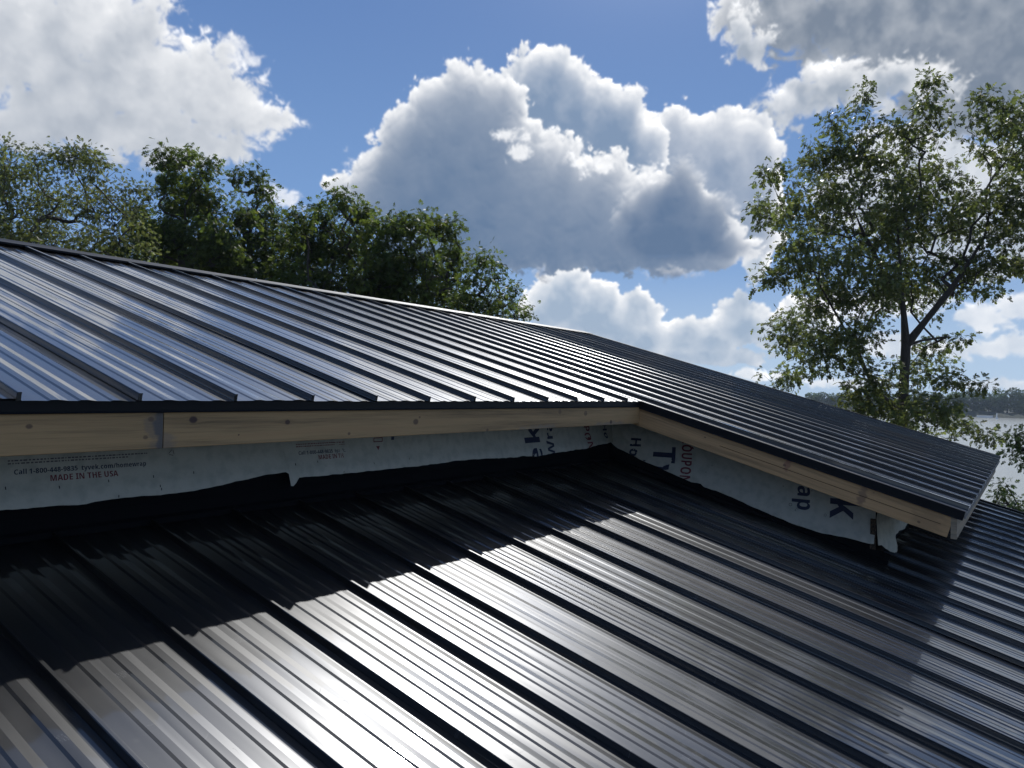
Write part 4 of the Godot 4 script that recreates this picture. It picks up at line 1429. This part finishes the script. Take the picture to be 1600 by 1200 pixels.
const MAPLE_C := [[12.02, 11.15, -12.91, 0.26, 0.34], [13.03, 11.22, -14.74, 0.32, 0.35], [11.54, 10.66, -13.69, 0.32, 0.34], [13.22, 11.22, -13.61, 0.34, 0.31], [12.81, 10.17, -14.97, 0.66, 0.79], [13.33, 10.44, -14.25, 0.76, 0.79], [12.78, 10.49, -12.52, 0.47, 0.47], [12.81, 9.62, -12.52, 0.73, 0.66], [12.35, 9.27, -13.92, 1.05, 0.6], [13.51, 9.07, -13.29, 0.93, 0.47]]
const MAPLE_D := [[13.44, 10.82, -12.31, 0.42, 0.39], [14.95, 11.13, -12.81, 0.42, 0.39], [15.36, 11, -12.43, 0.29, 0.36], [15.43, 10.32, -12.59, 0.56, 0.63], [13.44, 9.89, -12.01, 0.68, 0.74], [15.51, 9.52, -12.85, 0.77, 0.6], [13.43, 9.09, -12.27, 0.75, 0.52], [14.14, 8.63, -12.29, 0.93, 0.46]]
const LOW_TREE := [[13.76, 9.87, -10.27, 0.26, 0.29], [14.38, 9.69, -10.25, 0.29, 0.29], [13.37, 9.12, -10.08, 0.45, 0.47], [14.49, 9.15, -10.1, 0.38, 0.41], [14.18, 8.72, -9.49, 0.26, 0.2], [13.54, 8.64, -9.76, 0.69, 0.31], [13.19, 8.76, -10.29, 0.36, 0.42]]
const SAPLING := [[12.94, 6.4, -0.2, 0.14, 0.18], [12.96, 6.14, -0.07, 0.13, 0.16], [13.07, 6.46, 0.02, 0.27, 0.31]]
const YOUNG := [[17.95, 5.15, -0.57, 0.25, 0.2], [18.38, 4.93, -0.39, 0.28, 0.15], [17.52, 5.42, -0.46, 0.06, 0.1], [17.62, 4.92, -0.15, 0.37, 0.24]]


func make_trees() -> void:
	var oak := leaf_material(0.110, 0.140, 0.058, 1.1, 0.40)
	var maple := leaf_material(0.075, 0.108, 0.030, 1.1, 0.5)
	var olive := leaf_material(0.120, 0.145, 0.060, 1.1, 0.5)
	var fresh := leaf_material(0.085, 0.125, 0.030, 0.9, 0.42)
	tree("oak_tree", "tall open oak with dark forked trunk standing between the far eave and the lake", "", OAK_STEM, OAK, {"seed": 5, "material": oak, "kind": "oak", "density": 80.0, "leaves": 17, "spread": 0.185, "size": 0.15, "radius": 0.125, "fork": 4, "lowest": 6, "rise": 0.3, "bare": 14.0, "warm": 0.3, "limbs": [OAK_LIMB_A, OAK_LIMB_B, OAK_LIMB_C]})
	tree("feathery_tree", "pale olive feathery tree with thin open branches, the palest of the trees behind the ridge", "trees behind the ridge", [Vector3(6.9, 1.6, -16.2), Vector3(6.95, 5.0, -16.2), Vector3(6.9, 7.6, -16.25), Vector3(7.2, 9.2, -16.3)], FEATHER, {"seed": 6, "material": olive, "kind": "oak", "warm": 0.2, "density": 105.0, "leaves": 23, "spread": 0.20, "size": 0.095, "radius": 0.10, "fork": 2, "lowest": 5, "rise": 0.1, "bare": 14.0})
	tree("maple_tree", "dark maple with three pointed tops beside the pale feathery tree", "trees behind the ridge", [Vector3(10.8, 1.6, -17.0), Vector3(10.85, 6.0, -17.0), Vector3(10.8, 9.0, -17.0), Vector3(10.75, 11.2, -16.9)], MAPLE_A, {"seed": 7, "material": maple, "kind": "maple", "density": 130.0, "leaves": 19, "spread": 0.21, "size": 0.145, "radius": 0.15, "fork": 2, "lowest": 7, "rise": 0.35})
	tree("maple_tree", "dark maple with two narrow tops beside the three-pointed maple", "trees behind the ridge", [Vector3(12.7, 1.6, -17.0), Vector3(12.7, 6.0, -17.0), Vector3(12.65, 9.0, -16.9), Vector3(12.6, 11.2, -16.9)], MAPLE_B, {"seed": 8, "material": maple, "kind": "maple", "density": 125.0, "leaves": 19, "spread": 0.21, "size": 0.145, "radius": 0.14, "fork": 2, "lowest": 7, "rise": 0.35})
	tree("maple_tree", "broad round maple with dense dark crown, mid row behind the ridge", "trees behind the ridge", [Vector3(12.3, 1.6, -13.2), Vector3(12.3, 5.0, -13.2), Vector3(12.35, 7.5, -13.2), Vector3(12.3, 9.8, -13.1)], MAPLE_C, {"seed": 9, "material": maple, "kind": "maple", "density": 120.0, "leaves": 19, "spread": 0.22, "size": 0.15, "radius": 0.15, "fork": 2, "lowest": 6, "rise": 0.25})
	tree("maple_tree", "round-topped dark maple next to the small tree at the low end of the row", "trees behind the ridge", [Vector3(14.7, 1.6, -12.8), Vector3(14.7, 5.0, -12.8), Vector3(14.6, 7.5, -12.7), Vector3(14.7, 9.8, -12.7)], MAPLE_D, {"seed": 10, "material": maple, "kind": "maple", "density": 120.0, "leaves": 19, "spread": 0.22, "size": 0.15, "radius": 0.15, "fork": 2, "lowest": 6, "rise": 0.25})
	tree("small_tree", "smallest tree behind the ridge, its loose ragged crown near the end of the ridge cap", "trees behind the ridge", [Vector3(13.9, 1.6, -10.0), Vector3(13.9, 5.0, -10.0), Vector3(13.9, 7.2, -10.0), Vector3(13.9, 8.8, -10.1)], LOW_TREE, {"seed": 11, "material": maple, "kind": "maple", "density": 150.0, "leaves": 15, "spread": 0.22, "size": 0.11, "radius": 0.09, "fork": 2, "lowest": 6, "rise": 0.25})
	tree("sapling", "bright green young tree beside the far corner of the upper eave", "", [Vector3(13.7, 1.4, 0.15), Vector3(13.7, 3.5, 0.12), Vector3(13.6, 5.6, 0.05)], SAPLING, {"seed": 12, "material": fresh, "kind": "oak", "density": 420.0, "leaves": 14, "spread": 0.13, "size": 0.085, "radius": 0.04, "fork": 2, "lowest": 3, "rise": 0.1, "depth": 1.0})
	tree("sapling", "low leafy sapling just above the far rake of the lower roof", "", [Vector3(17.75, 1.2, -0.35), Vector3(17.75, 2.8, -0.35), Vector3(17.72, 4.5, -0.35)], YOUNG, {"seed": 13, "material": fresh, "kind": "oak", "density": 260.0, "leaves": 12, "spread": 0.16, "size": 0.10, "radius": 0.04, "fork": 2, "lowest": 3, "rise": 0.1, "depth": 1.0})


# ---------------------------------------------------------------- far shore
func far_tree_proto(seed_: int, m: Material) -> Node3D:
	var r := RandomNumberGenerator.new()
	r.seed = seed_
	var t := Node3D.new()
	var st := SurfaceTool.new()
	st.begin(Mesh.PRIMITIVE_TRIANGLES)
	tube(st, Vector3.ZERO, Vector3(0.1, 4.0, 0), 0.3, 0.2, 6)
	for k in 5:
		var u := Vector3(r.randf_range(-2, 2), r.randf_range(6, 8), r.randf_range(-2, 2))
		tube(st, Vector3(0.1, 3.6, 0), u, 0.16, 0.05, 5)
	part("trunk", st.commit(), mats.bark, t)
	var where: Array[Transform3D] = []
	var tint := PackedColorArray()
	for b in 14:
		var c := Vector3(r.randf_range(-3.2, 3.2), 1.4 + 7.4 * (b + 0.5) / 14.0, r.randf_range(-3.2, 3.2))
		c.x *= 1.0 - absf(c.y - 5.0) / 9.0
		var rad := r.randf_range(1.2, 2.2)
		var tone := r.randf_range(0.75, 1.3)
		for q in 130:
			var v := Vector3(r.randfn(), r.randfn(), r.randfn()).normalized()
			var p := c + v * rad * pow(r.randf(), 0.3)
			var y := (v + Vector3(r.randf_range(-1, 1), r.randf_range(-1, 1), r.randf_range(-1, 1))).normalized()
			var x := y.cross(Vector3(r.randf_range(-1, 1), r.randf_range(-1, 1), r.randf_range(-1, 1))).normalized()
			var s := r.randf_range(0.5, 1.0)
			where.append(Transform3D(Basis(x * s, y * s, x.cross(y) * s), p))
			var g := tone * r.randf_range(0.8, 1.2)
			tint.append(Color(g, g, g * 0.95))
	var mm := MultiMesh.new()
	mm.transform_format = MultiMesh.TRANSFORM_3D
	mm.use_colors = true
	if not leaves.has("maple"):
		leaves["maple"] = leaf_mesh("maple")
	mm.mesh = leaves["maple"]
	mm.instance_count = where.size()
	for k in where.size():
		mm.set_instance_transform(k, where[k])
		mm.set_instance_color(k, tint[k])
	var mi := MultiMeshInstance3D.new()
	mi.name = "crown"
	mi.multimesh = mm
	mi.material_override = m
	mi.set_meta("kind", "stuff")
	t.add_child(mi, true)
	return t


func make_far_shore() -> void:
	var greens := [leaf_material(0.060, 0.098, 0.028, 0.8, 0.7), leaf_material(0.080, 0.118, 0.034, 0.8, 0.7), leaf_material(0.045, 0.075, 0.030, 0.8, 0.7)]
	var protos := []
	for k in 3:
		protos.append(far_tree_proto(200 + k, greens[k]))
	# [z, distance back from the shore, size, width, kind, what sets it apart]
	var row := [
		[-2.0, 12.0, 0.85, 1.2, 1, "pale low far-shore tree farthest from the oak, behind the open lawn"],
		[-6.0, 22.0, 1.00, 1.2, 2, "far-shore tree between the low pale tree and the tallest round one"],
		[-10.5, 18.0, 1.22, 1.1, 0, "tallest round tree on the far shore"],
		[-13.6, 13.0, 0.75, 1.0, 2, "blue-green small far-shore tree beside the tallest round one"],
		[-17.5, 18.0, 0.98, 1.2, 0, "broad far-shore tree standing above the moored boat"],
		[-22.0, 14.0, 0.92, 1.3, 2, "dark far-shore tree on the oak side of the moored boat"],
		[-27.0, 16.0, 1.02, 1.3, 0, "far-shore tree above the tip of the oak's lowest branch"],
		[-32.5, 13.0, 0.95, 1.4, 1, "paler far-shore tree partly behind the oak's low foliage"],
		[-38.5, 16.0, 0.98, 1.4, 2, "dark far-shore tree glimpsed through the oak's low foliage"],
		[-45.0, 14.0, 0.92, 1.4, 0, "far-shore tree just past the oak trunk"],
		[-52.0, 15.0, 0.88, 1.4, 1, "far-shore tree seen behind the oak trunk"],
		[-59.0, 14.0, 0.88, 1.4, 2, "dark far-shore tree on the house side of the oak trunk"],
		[-66.0, 15.0, 0.85, 1.4, 0, "low far-shore tree under the oak's lowest house-side limb"],
		[-73.0, 14.0, 0.85, 1.4, 1, "pale low far-shore tree under the oak's house-side foliage"],
		[-80.0, 15.0, 0.82, 1.4, 2, "dark low far-shore tree above the sloping roof edge"],
		[-87.0, 14.0, 0.82, 1.4, 0, "round low far-shore tree above the sloping roof edge"],
		[-94.0, 15.0, 0.80, 1.4, 1, "last far-shore tree before the roof edge hides the lake"],
		[3.0, 16.0, 0.95, 1.2, 0, "round far-shore tree behind the sapling leaves by the water"],
	]
	for k in row.size():
		var q = row[k]
		var t: Node3D = protos[q[4]].duplicate()
		t.name = "far_tree"
		add_child(t, true)
		var x: float = 398.0 + 5.0 * sin(q[0] * 0.021) + 3.0 * sin(q[0] * 0.067 + 1.0) + q[1]
		t.position = Vector3(x, land_y(x, q[0]) - 1.1, q[0])
		t.rotation.y = k * 1.7
		t.scale = Vector3(q[2] * q[3], q[2], q[2] * q[3])
		tag(t, q[5], "tree", "trees on the far shore")
	for p in protos:
		p.free()
	var white := plain(0.75, 0.75, 0.74, 0.4)
	# a moored pontoon boat
	var boat := thing("moored_boat", "small white boat moored at the far shore beside the lawn", "boat", Vector3(391.0, 0.0, -18.0))
	var hull := SurfaceTool.new()
	hull.begin(Mesh.PRIMITIVE_TRIANGLES)
	var ringl := []
	for k in 9:
		var u := float(k) / 8
		var w := 1.0 * sqrt(maxf(0.0, 1.0 - pow(u, 3.0))) + 0.02
		ringl.append([Vector3(0, 0.75 + 0.2 * u, -3 + 6 * u), w])
	for k in 8:
		for s in [-1.0, 1.0]:
			var p0: Vector3 = ringl[k][0]
			var p1: Vector3 = ringl[k + 1][0]
			var w0: float = ringl[k][1] * s
			var w1: float = ringl[k + 1][1] * s
			quad(hull, [p0 + Vector3(w0, 0, 0), p1 + Vector3(w1, 0, 0), p1 + Vector3(w1 * 0.6, -1.0, 0), p0 + Vector3(w0 * 0.7, -0.95, 0)], Vector3(s, -0.2, 0.1).normalized())
			quad(hull, [p0, p1, p1 + Vector3(w1, 0, 0), p0 + Vector3(w0, 0, 0)], Vector3.UP)
	quad(hull, [Vector3(-1.02, 0.75, -3), Vector3(1.02, 0.75, -3), Vector3(0.7, -0.2, -3), Vector3(-0.7, -0.2, -3)], Vector3(0, 0, -1))
	part("hull", hull.commit(), white, boat)
	part("windscreen", slab(-0.7, 0.7, 0.9, 1.4, 0.4, 0.46), plain(0.05, 0.06, 0.07, 0.1), boat)
	part("motor", slab(-0.2, 0.2, 0.3, 1.2, -3.35, -2.99, 0.06), plain(0.03, 0.03, 0.03, 0.4), boat)
	# a white marker buoy standing in the shallows
	var buoy := thing("marker_buoy", "upright white marker buoy floating off the far shore lawn", "buoy", Vector3(370.0, 0.0, -12.9))
	var body := SurfaceTool.new()
	body.begin(Mesh.PRIMITIVE_TRIANGLES)
	tube(body, Vector3(0, -0.5, 0), Vector3(0, 0.5, 0), 0.55, 0.5, 10)
	tube(body, Vector3(0, 0.5, 0), Vector3(0, 0.75, 0), 0.5, 0.25, 10)
	tube(body, Vector3(0, 0.75, 0), Vector3(0, 2.3, 0), 0.25, 0.2, 8)
	tube(body, Vector3(0, 2.3, 0), Vector3(0, 2.4, 0), 0.2, 0.01, 8)
	part("float", body.commit(), white, buoy)
